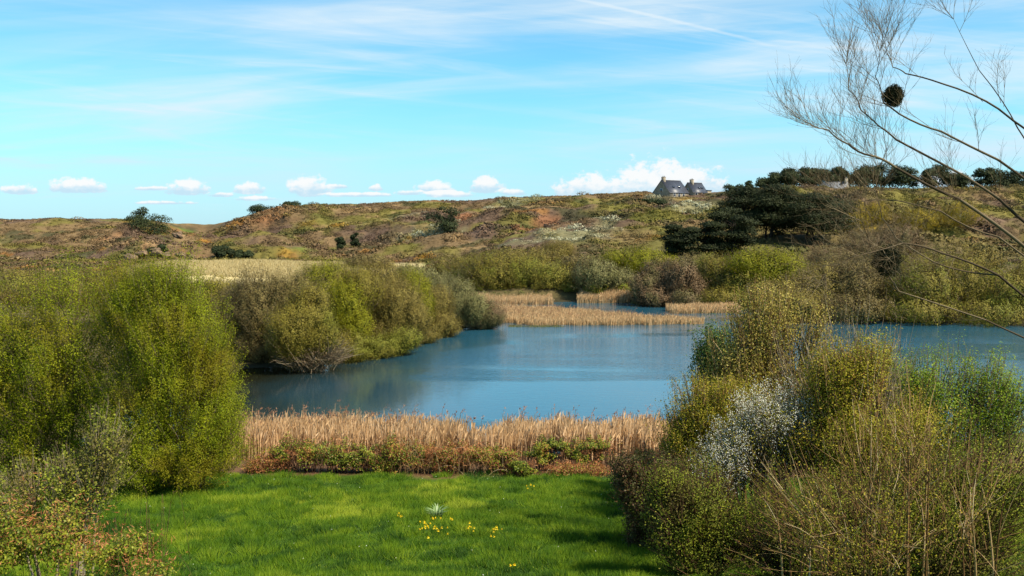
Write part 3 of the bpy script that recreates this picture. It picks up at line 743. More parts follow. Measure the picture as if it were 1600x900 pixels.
def reed_bed(name, label, px_poly, n, hgt, mat, plume, width, gaps=None, z0=-.05, plume_sz=.3, group=None):
    poly = np.array([pix_z0(*p) for p in px_poly]); lo = poly.min(0); hi = poly.max(0)
    x = R.uniform(lo[0], hi[0], n * 3); y = R.uniform(lo[1], hi[1], n * 3)
    sd = sd_poly(x, y, poly); edge = (1.1 if width > .04 else .6) * (fbm(x / 1.5, y / 1.5, 166, 2) - .5) * 2
    ok = sd < edge
    if gaps: ok &= fbm(x / gaps[0], y / gaps[0], 177, 2) > gaps[1]
    x, y = x[ok][:n], y[ok][:n]; n = len(x); z = np.maximum(H(x, y), z0 - .2) + z0 * 0
    hv = .25 if width > .04 else .75
    h = hgt * (.38 + .25 * (.75 - hv) * 2 + hv * (fbm(x / 1.2, y / 1.2, 188, 3) - .2) + (hv > .5) * .35 * (fbm(x / 4, y * 0, 19, 2) - .5) + .26 * R.random(n) ** 2 - .03) * (1 + .22 * (R.random(n) < .03))
    lean = np.stack([R.normal(size=n) * .09 + .06 + .22 * (fbm(x / 2.2, y / 2.2, 191, 2) - .5), R.normal(size=n) * .09], 1)
    b = np.stack([x, y, z], 1); tp = b + np.stack([lean[:, 0] * h, lean[:, 1] * h, h], 1); md = (b + tp) / 2 - np.stack([lean[:, 0] * h * .25, lean[:, 1] * h * .25, np.zeros(n)], 1)
    so = Soup(); w = width * (.7 + .6 * R.random(n))
    sdv = unit(np.stack([np.ones(n), R.normal(size=n) * .7, np.zeros(n)], 1)) * w[:, None] / 2
    v = np.stack([b - sdv, b + sdv, md - sdv, md + sdv, tp - sdv * .35, tp + sdv * .35], 1).reshape(-1, 3)
    i = np.arange(n)[:, None] * 6; f = np.concatenate([i + [0, 1, 3, 2], i + [2, 3, 5, 4]], 0)
    so.add(v, f, np.repeat(R.random(n), 6))
    # blades leaving the stems
    k = n // 2; j = R.choice(n, k); t = .25 + .6 * R.random(k)
    q = b[j] + (tp - b)[j] * t[:, None]; a = R.random(k) * 2 * PI
    leaves(so, q, np.stack([np.cos(a) * .3, -np.ones(k), np.full(k, .4)], 1), np.stack([np.cos(a), np.sin(a), .9 + R.random(k)], 1), hgt * .22, width * 1.5)
    nm = 'reed_bed'
    o = so.build(name, mat); tag(o, label, 'reeds', group, 'stuff')
    if plume:
        m = int(n * plume); j = np.argsort(-h + R.random(n) * .5)[:m]; k = 9
        jj = np.repeat(j, k); t = R.random(m * k)
        wind = np.array([.55, .1, .85]); q = tp[jj] + unit(wind[None] + np.repeat(R.normal(size=(m, 3)) * .4, k, 0) + R.normal(size=(m * k, 3)) * .12) * (t * plume_sz)[:, None] - np.array([0, 0, .05])
        pl = Soup(); leaves(pl, q, rdir(m * k), wind[None] + rdir(m * k) * .7, plume_sz * .42, plume_sz * .10, np.clip(np.repeat(R.random(m), k) * .7 + R.random(m * k) * .3, 0, 1))
        pl.build('plumes', M['plume'], o)
        for pobj in o.children: tag(pobj, kind='stuff')
    return o


RG = 'beds of dry reed in the pond'
for part in [('dry golden reeds with feathery brown plumes along the near shore', [(330, 730), (330, 684), (520, 682), (720, 690), (860, 684), (1090, 690), (1090, 730), (860, 727), (700, 727), (520, 727)], 10500, 2.0, 'reed', .022, .05, (1.9, .33), .34)]:
    reed_bed('reeds', part[0], part[1], part[2], part[3], M[part[4]], part[5], part[6], part[7], plume_sz=part[8])
FB = [('long band of golden reeds reaching across the pond', [(750, 484), (800, 485), (860, 487), (900, 490), (960, 496), (1000, 499), (1060, 503), (1106, 506), (1090, 507), (1000, 508), (900, 509), (820, 509), (785, 504), (770, 496)], 26000, 1.3, .02),
      ('golden reed clump left of the broad willow mound', [(735, 472), (862, 471), (862, 476), (735, 477)], 7000, 1.5, .0),
      ('golden reed clump between the broad willow mound and the purplish willow', [(902, 470), (986, 470), (988, 474), (902, 474)], 6500, 1.85, .0),
      ('low golden reed strip before the far willows, right of the long band', [(1045, 485), (1150, 483), (1150, 490), (1080, 490.5), (1048, 490)], 6000, 1.5, .0)]
for lab, poly, n, h, pl in FB:
    reed_bed('reeds', lab, poly, n, h, M['reed_far'], pl, .045, None, group=RG, plume_sz=.3)
# a few green sedges in front of the long band
reed_bed('sedge', 'green sedge patches at the water edge of the far reeds', [(795, 509), (880, 509), (880, 511), (795, 511)], 900, .45, M['willow_grey'], 0, .06)
reed_bed('sedge', 'pale green sedge strip at the foot of the purplish willow', [(985, 474), (1050, 476), (1050, 478), (1000, 477)], 1200, .5, M['willow_grey'], 0, .07)


# ------------------------------------------------------------------ conifers
def pine(name, label, cat, px, base_y, top_y, halfw, D, mat, trunks=1, pads=14, n=9000, lean=0, flat=.42, group=None, low=.25, lf=(.42, .22), shape='round'):
    b = P(px, base_y, D); gx, gy = b[0], D; gz = Hs(gx, gy)
    top = P(px, top_y, D)[2]; hw = halfw * D / F; hh = top - gz
    root = thing(name, (gx, gy, gz - .1), label, cat, group); O = np.array([gx, gy, gz - .1])
    # foliage pads
    k = pads; t = low + (1 - low) * (np.arange(k) + R.random(k)) / k
    a = R.random(k) * 2 * PI
    env = np.sqrt(np.clip(1 - ((t - .55) / .58) ** 2, 0.05, 1)) if shape == 'round' else np.clip(1.1 - t * .9, .15, 1)
    rr = env * hw * (.45 + .45 * R.random(k))
    cs = np.stack([gx + np.cos(a) * rr + lean * t * hw, gy + np.sin(a) * rr, gz + hh * t * .93], 1)
    pr = hw * (.34 + .2 * R.random(k)) * (.75 + .5 * env)
    w = pr ** 2; w = w / w.sum(); j = R.choice(k, n, p=w); d = rdir(n); d[:, 2] = np.where(R.random(n) < .7, np.abs(d[:, 2]), d[:, 2])
    rad = (.5 + .5 * R.random(n)) * (1 + .5 * (fbm(d[:, 0] * 3 + j, d[:, 1] * 3 + d[:, 2] * 3, 9, 2) - .5))
    p = cs[j] + d * (pr[j] * rad)[:, None] * np.array([1, 1, flat])
    p[:, 2] = np.maximum(p[:, 2], gz + .2)
    lf_ = Soup(); s = .6 + .8 * R.random(n)
    leaves(lf_, p, d * .8 + rdir(n) * .6 + np.array([0, 0, .3]), unit(d + np.array([0, 0, .6])) + rdir(n) * .4, lf[0] * s, lf[1] * s, np.clip(R.random(k)[j] * .4 + R.random(n) * .6, 0, 1), True)
    lf_.build('crown', mat, root, origin=O)
    tk = Soup(); T = trunks; bs = O + np.stack([R.normal(size=T) * hw * .12, R.normal(size=T) * .3, np.zeros(T)], 1)
    ends = np.stack([gx + R.normal(size=T) * hw * .22 + lean * hw * .8, np.full(T, gy), np.full(T, gz + hh * .86)], 1)
    r0 = max(.10, hh * .022); mid = (bs + ends) / 2 + R.normal(size=(T, 3)) * [hw * .08, .2, 0]
    tubes(tk, bs, mid, ends, r0, r0 * .35, 8, 6)
    j = np.arange(k) % T; tt = np.clip(t * .85, .1, .95); s0, _ = bez(bs[j], mid[j], ends[j], tt)
    tubes(tk, s0, (s0 + cs) / 2 + np.array([0, 0, -.1]), cs, r0 * .35, r0 * .12, 4, 4)
    tk.build('trunk', M['bark_dark'], root, origin=O)
    return root


PG = 'dark pines on the slope'
for a in [
    ('small dark pine at the left end of the slope group', 1068, 404, 352, 30, 196, 2, 14, 7000),
    ('second small dark pine of the slope group, partly before the third', 1098, 406, 345, 30, 194, 2, 14, 7000),
    ('medium dark pine standing forward in the middle of the slope group', 1140, 408, 326, 36, 196, 2, 20, 9500),
    ('tall dark pine with a flat top behind the medium pine', 1165, 400, 292, 42, 222, 2, 20, 10000),
    ('broad tall dark pine in the middle of the slope group', 1208, 402, 291, 46, 218, 3, 24, 13000),
    ('broad spreading dark pine at the right end of the slope group', 1268, 402, 302, 54, 214, 3, 26, 15000)]:
    pine('pine_tree', a[0], 'pine', *a[1:6], M['pine'], a[6], int(a[7] * 1.3), int(a[8] * 2.0), group=PG, low=.24 if a[4] > 40 else .10, flat=.42)
RP = 'pines along the ridge'
for i, (px, top, hw) in enumerate([(1205, 277, 14), (1225, 270, 14), (1243, 268, 14), (1262, 267, 14), (1280, 265, 13), (1297, 263, 14), (1322, 270, 10), (1338, 267, 13), (1360, 266, 14), (1385, 264, 15), (1412, 265, 15), (1440, 266, 16), (1470, 264, 16), (1500, 268, 16), (1532, 267, 15), (1565, 270, 16), (1595, 272, 15)]):
    words = ['first', 'second', 'third', 'fourth', 'fifth', 'sixth', 'seventh', 'eighth', 'ninth', 'tenth', 'eleventh', 'twelfth', 'thirteenth', 'fourteenth', 'fifteenth', 'sixteenth', 'seventeenth']
    pine('pine_tree', words[i] + ' dark pine from the left in the row on the ridge', 'pine', px + R.normal() * 3, 298, top + R.normal() * 2.5, hw * (1.05 + .5 * R.random()), 408 + R.normal() * 5, M['pine_far'], 1, 11, 4200, group=RP, low=.22, flat=.85, lf=(.7, .45))
for lab, px, b, t, hw, D, cat in [
    ('dark wind bent tree at the far left of the left headland', 214, 343, 327, 17, 405, 'tree'),
    ('broad dark tree below the wind bent one on the left headland', 240, 362, 337, 30, 380, 'tree'),
    ('dark flat topped tree on the skyline left of the hill', 411, 341, 325, 19, 440, 'tree'),
    ('small dark tree on the skyline right of the flat topped one', 454, 327, 317, 13, 430, 'tree'),
    ('dark evergreen tree alone in the middle of the hillside', 696, 352, 326, 24, 330, 'tree'),
    ('dark round bush on the slope straight below the left house', 1022, 331, 317, 16, 350, 'bush'),
    ('dark bush left of the white flowering thicket below the houses', 1000, 333, 321, 12, 352, 'bush'),
    ('small dark bush hanging on the purple slope of the hill', 555, 376, 363, 6, 330, 'bush'),
    ('dark bush above the cliff of the cove', 530, 386, 372, 9, 322, 'bush'),
    ('added dark bush standing for the shade in the hollow of the cove cliff', 348, 406, 388, 16, 297, 'bush'),  # dark foliage added in place of the shade in the cliff hollow
    ('low added dark bush standing for shade at the right end of the cove cliff', 380, 407, 393, 14, 297, 'bush'),  # also added to darken the shaded right part of the cliff
    ('dark ivy covered bush on top of the left cliff', 248, 397, 384, 13, 300, 'bush'),
    ('dark clipped hedge right of the houses', 1148, 305, 291, 15, 372, 'hedge'),
    ('spiky dark shrub beside the hedge on the ridge', 1168, 300, 284, 8, 372, 'bush')]:
    pine('dark_tree' if cat == 'tree' else ('hedge' if cat == 'hedge' else 'dark_bush'), lab, cat, px, b, t, hw, D, M['pine_far'], 1, 10, 3000, low=.12, flat=.7, lf=(.55, .35))


# ------------------------------------------------------------------ houses on the ridge
def simple_mat(name, c1, c2, scale, rough=.8, spec=.2, brick=None):
    m, g, b = principled(name, rough, spec); tc = g.new('ShaderNodeTexCoord'); n = g.noise(tc.outputs['Object'], scale, 5, .6)
    col = g.ramp(n, [(.3, c1), (.7, c2)])
    if brick:
        br = g.new('ShaderNodeTexBrick'); g.l.new(tc.outputs['Object'], br.inputs['Vector']); br.inputs['Scale'].default_value = brick
        br.inputs['Color1'].default_value = (1, 1, 1, 1); br.inputs['Color2'].default_value = (.7, .7, .7, 1); br.inputs['Mortar'].default_value = (.55, .55, .5, 1)
        col = g.mix(1.0, col, br.outputs[0], 'MULTIPLY')
    g.l.new(col, b.inputs['Base Color']); return m


M['stone'] = simple_mat('stone', (.22, .18, .13), (.42, .36, .27), 1.5, brick=1.2)
M['slate'] = simple_mat('slate', (.045, .05, .068), (.085, .09, .115), 1.2, .45, .4, brick=1.6)
M['slate_pale'] = simple_mat('slate_pale', (.15, .15, .16), (.26, .26, .27), 1.2, .5, .4, brick=1.6)
M['glass'] = simple_mat('glass', (.02, .03, .045), (.05, .06, .08), 1, .1, .6)
M['white'] = simple_mat('white_paint', (.6, .6, .58), (.75, .75, .72), 2, .5)
M['rock'] = simple_mat('rock', (.05, .038, .03), (.26, .17, .10), .8, .9)


def add_box(so, lo, hi):
    x0, y0, z0 = lo; x1, y1, z1 = hi
    v = [(x0, y0, z0), (x1, y0, z0), (x1, y1, z0), (x0, y1, z0), (x0, y0, z1), (x1, y0, z1), (x1, y1, z1), (x0, y1, z1)]
    so.add(v, [(0, 3, 2, 1), (4, 5, 6, 7), (0, 1, 5, 4), (1, 2, 6, 5), (2, 3, 7, 6), (3, 0, 4, 7)])


def house(label, px, Y, L, W, eh, rh, yaw, chim, roofm, sink=0, wins=(), dorm=(), stub=None, gwin=True):
    """ridge along local x; gable at -x end, long side at -y"""
    q = P(px, 300, Y); gz = Hs(q[0], Y) - sink
    root = thing('stone_house', (q[0], Y, gz), label, 'house', 'houses on the ridge', yaw)
    w = Soup()
    v = [(-L / 2, -W / 2, -2), (L / 2, -W / 2, -2), (L / 2, W / 2, -2), (-L / 2, W / 2, -2), (-L / 2, -W / 2, eh), (L / 2, -W / 2, eh), (L / 2, W / 2, eh), (-L / 2, W / 2, eh), (-L / 2, 0, eh + rh), (L / 2, 0, eh + rh)]
    w.add(v, [(0, 1, 5, 4), (2, 3, 7, 6)]); w.f.append(np.array([[3, 0, 4, 8, 7], [1, 2, 6, 9, 5]])); w.build('wall', M['stone'], root)
    r = Soup(); o = .28; th = .16; s = rh / (W / 2); oy = W / 2 + o; zl = eh - o * s
    for sg in (-1, 1):
        vv = [(-L / 2 - .12, sg * oy, zl + .02), (L / 2 + .12, sg * oy, zl + .02), (L / 2 + .12, 0, eh + rh + .02), (-L / 2 - .12, 0, eh + rh + .02)]
        vv += [(a, b, c + th) for a, b, c in vv]
        r.add(vv, [(0, 1, 2, 3), (4, 5, 6, 7), (0, 1, 5, 4), (1, 2, 6, 5), (2, 3, 7, 6), (3, 0, 4, 7)])
    ro = r.build('roof', roofm, root)
    rc = Soup(); add_box(rc, (-L / 2 - .12, -.12, eh + rh + th), (L / 2 + .12, .12, eh + rh + th + .1)); rc.build('ridge_cap', M['slate_pale'], ro)
    for cx in chim:
        c = Soup(); add_box(c, (cx - .45, -.75, eh + rh * .5), (cx + .45, .75, eh + rh + 1.3)); add_box(c, (cx - .52, -.82, eh + rh + 1.3), (cx + .52, .82, eh + rh + 1.45))
        co = c.build('chimney', M['stone'], ro)
        for py in (-.35, .35):
            pt = Soup(); tubes(pt, np.array([[cx, py, eh + rh + 1.45]]), np.array([[cx, py, eh + rh + 1.6]]), np.array([[cx, py, eh + rh + 1.85]]), .14, .12, 2, 8); pt.build('chimney_pot', M['slate_pale'], co)
    def window(x, z, ww, hh_, door=False):
        f = Soup(); y0 = -W / 2
        add_box(f, (x - ww / 2 - .08, y0 - .05, z - .08), (x - ww / 2, y0 + .1, z + hh_ + .08)); add_box(f, (x + ww / 2, y0 - .05, z - .08), (x + ww / 2 + .08, y0 + .1, z + hh_ + .08))
        add_box(f, (x - ww / 2, y0 - .05, z + hh_), (x + ww / 2, y0 + .1, z + hh_ + .08)); add_box(f, (x - ww / 2, y0 - .05, z - .08), (x + ww / 2, y0 + .1, z))
        fo = f.build('door' if door else 'window', M['white'], root)
        g = Soup(); add_box(g, (x - ww / 2, y0 - .02, z), (x + ww / 2, y0 + .06, z + hh_)); g.build('pane', M['glass'], fo)
    for (x, z, ww, h2, dd) in wins: window(x, z, ww, h2, dd)
    if gwin:
        f = Soup(); x0 = -L / 2; add_box(f, (x0 - .05, -.6, eh + .2), (x0 + .1, .6, eh + 1.5)); fo = f.build('window', M['white'], root)
        g = Soup(); add_box(g, (x0 - .07, -.5, eh + .3), (x0 + .05, .5, eh + 1.4)); g.build('pane', M['glass'], fo)
    for x in dorm:
        dd = Soup(); zc = eh + rh * .42; yf = -W / 2 * .62
        add_box(dd, (x - .5, yf - .25, zc - .2), (x + .5, yf + 1.0, zc + .5)); do = dd.build('skylight', M['glass'], ro)
    if stub:
        d = Soup(); x0, x1, hh2 = stub
        add_box(d, (x0, -W / 2 + .3, -2), (x1, W / 2 - .3, hh2)); so_ = d.build('annex', M['stone'], root)
        d = Soup(); add_box(d, (x0 - .1, -W / 2 + .1, hh2), (x1 + .2, W / 2 - .1, hh2 + .25)); d.build('annex_roof', M['slate'], root)
    return root


house('dark slate roofed stone house with a tall gable chimney, left of the pair', 1048, 384, 11.0, 9.0, 2.1, 4.7, math.radians(38), [-4.2], M['slate'], 1.3, [(-2.6, .6, 1, 1.1, 0), (2.6, .6, 1, 1.1, 0), (0, .1, 1, 2.0, 1)], [-1.5, 1.8])
house('slate roofed stone house with skylights and an annex, right of the pair', 1085, 388, 7.6, 6.6, 1.9, 3.6, math.radians(32), [-1.5], M['slate'], 1.3, [(-2, .6, 1, 1.1, 0), (1.8, .6, 1, 1.1, 0)], [.6, 2.2], stub=(3.8, 6.4, 2.5))
house('pale roofed house half hidden behind scrub before the ridge pines', 1304, 375, 10, 7.5, 2.2, 4.2, math.radians(-38), [4.4], M['slate_pale'], 2.7, [(-2.4, .6, 1, 1.1, 0), (2.4, .6, 1, 1.1, 0)], [])


# ------------------------------------------------------------------ rocks of the cove
def rock(label, px, py, D, r, name='rock'):
    q = P(px, py, D); gz = Hs(q[0], D)
    import bmesh
    bm = bmesh.new(); bmesh.ops.create_icosphere(bm, subdivisions=3, radius=1)
    sx, sy, sz = r * (1 + .5 * R.random()), r * .8, r * (.6 + .5 * R.random()); o1, o2 = R.random(2) * 50
    for v in bm.verts:
        c = v.co; k = 1 + 1.5 * (float(fbm(np.array([c.x * 1.6 + o1]), np.array([c.z * 1.6 + c.y + o2]), 4, 3)[0]) - .5)
        v.co = (c.x * sx * k, c.y * sy * k, c.z * sz * k)
    me = bpy.data.meshes.new(name); bm.to_mesh(me); bm.free(); me.materials.append(M['rock'])
    o = bpy.data.objects.new(name, me); C.objects.link(o); o.location = (q[0], D, max(gz, q[2] - sz * .3)); tag(o, label, 'rock', 'rocks at the cove')
    return o


for i, (px, py, D, r) in enumerate([(222, 396, 298, 3.0), (245, 392, 297, 2.6), (262, 398, 296, 2.4), (283, 397, 296, 2.8), (300, 402, 295, 2.0), (320, 404, 296, 2.2), (372, 401, 297, 2.6), (388, 404, 296, 1.8), (278, 366, 330, 2.6), (205, 402, 296, 2.4), (345, 408, 292, 1.5)]):
    w = ['rock left of the cliff hollow', 'dark blocky rock in the left cliff', 'low brown rock under the left cliff', 'tan rock face in the middle of the left cliff', 'small rock at the end of the tan face', 'rock beside the dark hollow of the cliff',
         'pointed rock right of the dark hollow', 'small rock at the right end of the cliff', 'grey rock outcrop standing on the headland slope', 'rock at the left end of the cliff', 'small rock at the foot of the dark hollow'][i]
    rock(w, px, py, D, r * .55)


# ------------------------------------------------------------------ meadow
def build_grass():
    n = 420000
    y = 21 + 24 * R.random(n) ** 1.15; x = R.uniform(-.62, .62, n) * y
    ok = (y < 40.7 + 3.2 * (fbm(x / 1.6, y * 0 + 3, 3, 3) - .5)); x, y = x[ok], y[ok]; n = len(x)
    z = H(x, y); t = fbm(x / .9, y / .9, 201, 3); t2 = fbm(x / 3.2, y / 3.2, 207, 3)
    h = .05 + .16 * sstep(t, .48, .75) + .06 * sstep(t2, .45, .7) + .04 * R.random(n)
    dr = np.stack([R.normal(size=n) * .5 - .1, R.normal(size=n) * .5, np.ones(n)], 1)
    nr = np.stack([R.normal(size=n) * .6, -np.ones(n) * .8, np.full(n, .7) + R.normal(size=n) * .4], 1)
    rv = np.clip(.32 + 1.5 * (t2 - .5) + .35 * (R.random(n) - .4) + 1.1 * (fbm(x / .7, y / .7, 217, 2) - .5) + .7 * (R.random(n) < .03), 0, 1)
    so = Soup(); leaves(so, np.stack([x, y, z - .01], 1), nr, dr, h * 1.35, .020, rv, True)
    m = leaf_mat('grass', [(0, (.020, .06, .002)), (.3, (.060, .13, .002)), (.6, (.120, .195, .003)), (1, (.27, .32, .02))], .35, .6)
    o = so.build('grass', m); tag(o, 'short lush green meadow grass in front of the pond', 'grass', kind='stuff')
    # tussocks
    k = 1500; cy = 23 + 20 * R.random(k); cx = R.uniform(-.46, .16, k) * cy; q = (fbm(cx / 2, cy / 2, 77, 2) > .42) & (cy < 41); cx, cy = cx[q], cy[q]; k = len(cx)
    j = np.repeat(np.arange(k), 70); nn = len(j); s = (.08 + .16 * R.random(k))[j]
    px = cx[j] + R.normal(size=nn) * s * .8; py = cy[j] + R.normal(size=nn) * s * .8
    dr = np.stack([(px - cx[j]) * 2.2 + R.normal(size=nn) * .2, (py - cy[j]) * 2.2 + R.normal(size=nn) * .2, np.ones(nn) * .8], 1)
    so = Soup(); leaves(so, np.stack([px, py, H(px, py)], 1), np.stack([R.normal(size=nn), -np.ones(nn), np.full(nn, .6)], 1), dr, .12 + s * .8, .018, np.clip((R.random(k) * .55)[j] + .25 * R.random(nn), 0, 1), True)
    o = so.build('grass_tussocks', m); tag(o, 'longer dark green grass tufts dotted over the meadow', 'grass', kind='stuff')
    # daisies and tiny pale flecks
    k = 70; y = 23 + 19 * R.random(k); x = R.uniform(-.40, .14, k) * y
    so = Soup(); leaves(so, np.stack([x, y, H(x, y) + .13], 1), np.stack([R.normal(size=k) * .3, -np.ones(k) * .6, np.ones(k)], 1), rdir(k), .028, .028)
    o = so.build('meadow_flecks', leaf_mat('fleck', s3((.5, .5, .3), (.6, .62, .45), (.75, .75, .7)), .1)); tag(o, 'tiny white flowers scattered through the meadow grass', 'flowers', kind='stuff')


build_grass()


def leaf_tuft(label, px, py, hgt, n, mat, wid=.03):
    x, y, z = hit(px, py); a = R.random(n) * 2 * PI; s = Soup()
    b = np.stack([x + np.cos(a) * .15 * R.random(n), y + np.sin(a) * .15, np.full(n, z)], 1)
    o = np.stack([np.cos(a), np.sin(a), np.zeros(n)], 1); h = hgt * (.6 + .5 * R.random(n)); md = b + o * h[:, None] * .25 + np.array([0, 0, 1]) * h[:, None] * .7
    tp = b + o * h[:, None] * .75 + np.array([0, 0, 1]) * h[:, None] * .8; sd = np.cross(o, [0, 0, 1.]) * wid / 2
    v = np.stack([b - sd, b + sd, md + sd, md - sd, tp], 1).reshape(-1, 3); i = np.arange(n)[:, None] * 5
    s.add(v, i + [0, 1, 2, 3], np.repeat(R.random(n), 5)); s.f.append(i + [3, 2, 4])
    ob = s.build('leaf_tuft', mat, origin=(x, y, z)); tag(ob, label, 'plant'); return ob


leaf_tuft('blue green tuft of long strap leaves above the yellow flowers', 683, 812, .50, 60, leaf_mat('strap', s3((.12, .20, .05), (.22, .32, .12), (.38, .45, .26)), .2), .035)


def flower_proto():
    root = thing('yellow_flower', (0, 0, 0), 'x', 'flower')
    s = Soup(); tubes(s, np.array([[0, 0, 0.]]), np.array([[.01, 0, .1]]), np.array([[.02, 0, .2]]), .006, .004, 3, 4); s.build('stem', M['fresh'], root)
    h = Soup(); k = 6; a = np.arange(k) * 2 * PI / k; c = np.array([[.02, 0, .2]]).repeat(k, 0)
    leaves(h, c, np.stack([np.cos(a) * .3, np.sin(a) * .3 - .25, np.ones(k)], 1), np.stack([np.cos(a), np.sin(a), np.full(k, .35)], 1), .045, .038)
    tubes(h, np.array([[.02, 0, .2]]), np.array([[.02, 0, .21]]), np.array([[.02, -.005, .23]]), .014, .016, 2, 8)
    h.build('petals', leaf_mat('yellow_petal', s3((.75, .50, .01), (.85, .62, .02), (.9, .75, .06)), .2), root)
    return root


ORD = 'first second third fourth fifth sixth seventh eighth ninth tenth eleventh twelfth thirteenth fourteenth fifteenth sixteenth seventeenth eighteenth nineteenth twentieth twenty-first twenty-second twenty-third twenty-fourth twenty-fifth twenty-sixth'.split()
fl0 = flower_proto(); used = False
for (lab, cx, cy, sx, sy, n) in [('small yellow flower in the main cluster of the meadow', 678, 832, 22, 12, 26), ('small yellow flower at the lone left end of the cluster', 624, 814, 6, 4, 5),
                                 ('small yellow flower in the little group right of the main cluster', 736, 834, 7, 5, 7), ('small yellow flower in the last group to the right', 776, 840, 9, 6, 9),
                                 ('small yellow flower low at the bottom of the meadow', 803, 892, 5, 5, 3), ('small yellow flower near the bramble bank', 826, 766, 10, 3, 4)]:
    spots = sorted([(cx + R.normal() * sx * .6, min(cy + R.normal() * sy * .7, 897)) for i in range(n)])
    for i in range(n):
        x, y, z = hit(*spots[i]); r = fl0 if not used else fl0.copy()
        if used:
            C.objects.link(r)
            for ch in fl0.children: c = ch.copy(); C.objects.link(c); c.parent = r
        used = True
        r.location = (x, y, z); r.rotation_euler = (R.normal() * .15, R.normal() * .15, R.random() * 6); s = .85 + .4 * R.random(); r.scale = (s, s, s); r['label'] = lab.replace('small yellow flower', ORD[i] + ' yellow flower from the left'); r['group'] = lab.replace('small yellow flower', 'yellow flowers')


# ------------------------------------------------------------------ bramble bank
def bramble(label, lobes, D, mat, nst=130, nlf=5200, dead=.35, leafs=.07, name='bramble_thicket', group='brambles on the bank', cane='twig_dark', ratio_dead=None):
    lb = []
    for (px, py, rx, rz) in lobes:
        rz *= 1.22; c = P(px, py, D); s = D / F; lb.append((c, np.array([rx * s, max(.7, rx * s * .6), rz * s])))
    cs = np.array([l[0] for l in lb]); rs = np.array([l[1] for l in lb]); c0 = cs.mean(0); gz = Hs(c0[0], c0[1])
    root = thing(name, (c0[0], c0[1], gz), label, 'bramble', group); O = np.array([c0[0], c0[1], gz])
    w = rs[:, 0] * rs[:, 2]; w /= w.sum()
    def samp(n, inner):
        j = R.choice(len(lb), n, p=w); d = rdir(n); d[:, 2] = np.where(d[:, 2] < -.2, -d[:, 2], d[:, 2])
        r = (inner + (1 - inner) * R.random(n)) * (1 + 1.1 * (fbm(d[:, 0] * 2.8 + j * 3, d[:, 2] * 2.8 + d[:, 1], 13, 3) - .5) * 2)
        p = cs[j] + d * rs[j] * r[:, None]; g = H(p[:, 0], p[:, 1]); p[:, 2] = np.maximum(p[:, 2], g + .03 + .15 * R.random(n)); return p, d
    a, _ = samp(nst, .1); a[:, 2] = H(a[:, 0], a[:, 1]); off = R.normal(size=(nst, 2)) * rs[:, 0].mean() * .5
    e = a.copy(); e[:, :2] += off; m = (a + e) / 2; top = cs[:, 2].max() + rs[:, 2].mean() * .7; cane = 'twig_orange' if dead > .5 else cane
    m[:, 2] = gz + (top - gz) * (.5 + 1.7 * R.random(nst)); e[:, 2] = H(e[:, 0], e[:, 1]) + (top - gz) * .7 * R.random(nst)
    s = Soup(); rc = .010 if D > 20 else .0045; tubes(s, a, m, e, rc, rc * .45, 8, 3); s.build('canes', M[cane], root, origin=O)
    nd = int(nlf * dead); p, d = samp(int((nlf - nd) * 1.5), .45); kk = vnoise(p[:, 0] * 2.2 + 31, p[:, 2] * 2.6 + p[:, 1], 9) > .33; p, d = p[kk], d[kk]; s = Soup(); k = len(p); cl = np.clip(vnoise(p[:, 0] * 2, p[:, 2] * 2 + p[:, 1] * 2, 3) * .5 + R.random(k) * .55, 0, 1)
    leaves(s, p, d * .8 + rdir(k) * .7 + np.array([0, 0, .3]), rdir(k), leafs * (.7 + .6 * R.random(k)), leafs * .75, cl); s.build('foliage', mat, root, origin=O)
    if nd:
        p, d = samp(nd, .4); k = len(p); s = Soup(); q = p + R.normal(size=p.shape) * .04
        leaves(s, q, d + rdir(k), rdir(k) + np.array([.5, 0, 0]), leafs * 1.9 * (.5 + R.random(k)), leafs * .35); s.build('dead_leaves', M['dead'], root, origin=O)
    return root


for lab, lb, D, mt, nst, nl, dd in [
    ('reddish dead bramble patch at the left end of the bank', [(420, 728, 36, 16), (400, 735, 20, 12)], 41.8, 'bramble', 130, 5200, .92),
    ('dark leafy bramble mound with brown canes in the left of the bank', [(480, 716, 56, 26), (530, 722, 40, 24), (450, 715, 34, 22)], 42.0, 'bramble', 200, 11000, .30),
    ('green bramble mound next to the dark leafy one', [(565, 724, 40, 28), (600, 732, 36, 18)], 41.9, 'bramble', 140, 8500, .22),
    ('mixed brown and green bramble heap in the middle of the bank', [(650, 716, 50, 24), (612, 705, 24, 16)], 42.0, 'bramble', 180, 9000, .58),
    ('pale brown tangle of dead bramble canes in the middle of the bank', [(720, 716, 52, 24), (690, 728, 40, 16)], 41.9, 'bramble', 240, 9500, .78),
    ('brown bramble heap right of the pale tangle', [(775, 720, 38, 22), (800, 738, 24, 10)], 41.9, 'bramble', 150, 6500, .60),
    ('small dark green bramble clump at the meadow edge', [(822, 732, 26, 17)], 41.2, 'bramble', 90, 5200, .06),
    ('dark green bramble mound with a rounded top, right part of the bank', [(860, 705, 34, 19), (845, 718, 26, 18)], 42.4, 'bramble', 110, 6500, .12),
    ('dark bramble mound farther right, near the shaded shrubs', [(935, 708, 34, 22), (905, 716, 30, 18)], 42.4, 'bramble', 120, 7500, .2),
    ('dead brown bramble litter below the two dark mounds', [(885, 736, 40, 12), (930, 738, 30, 10)], 41.3, 'bramble', 90, 4200, .85)]:
    bramble(lab, lb, D, M[mt], nst, nl, dd, .075)

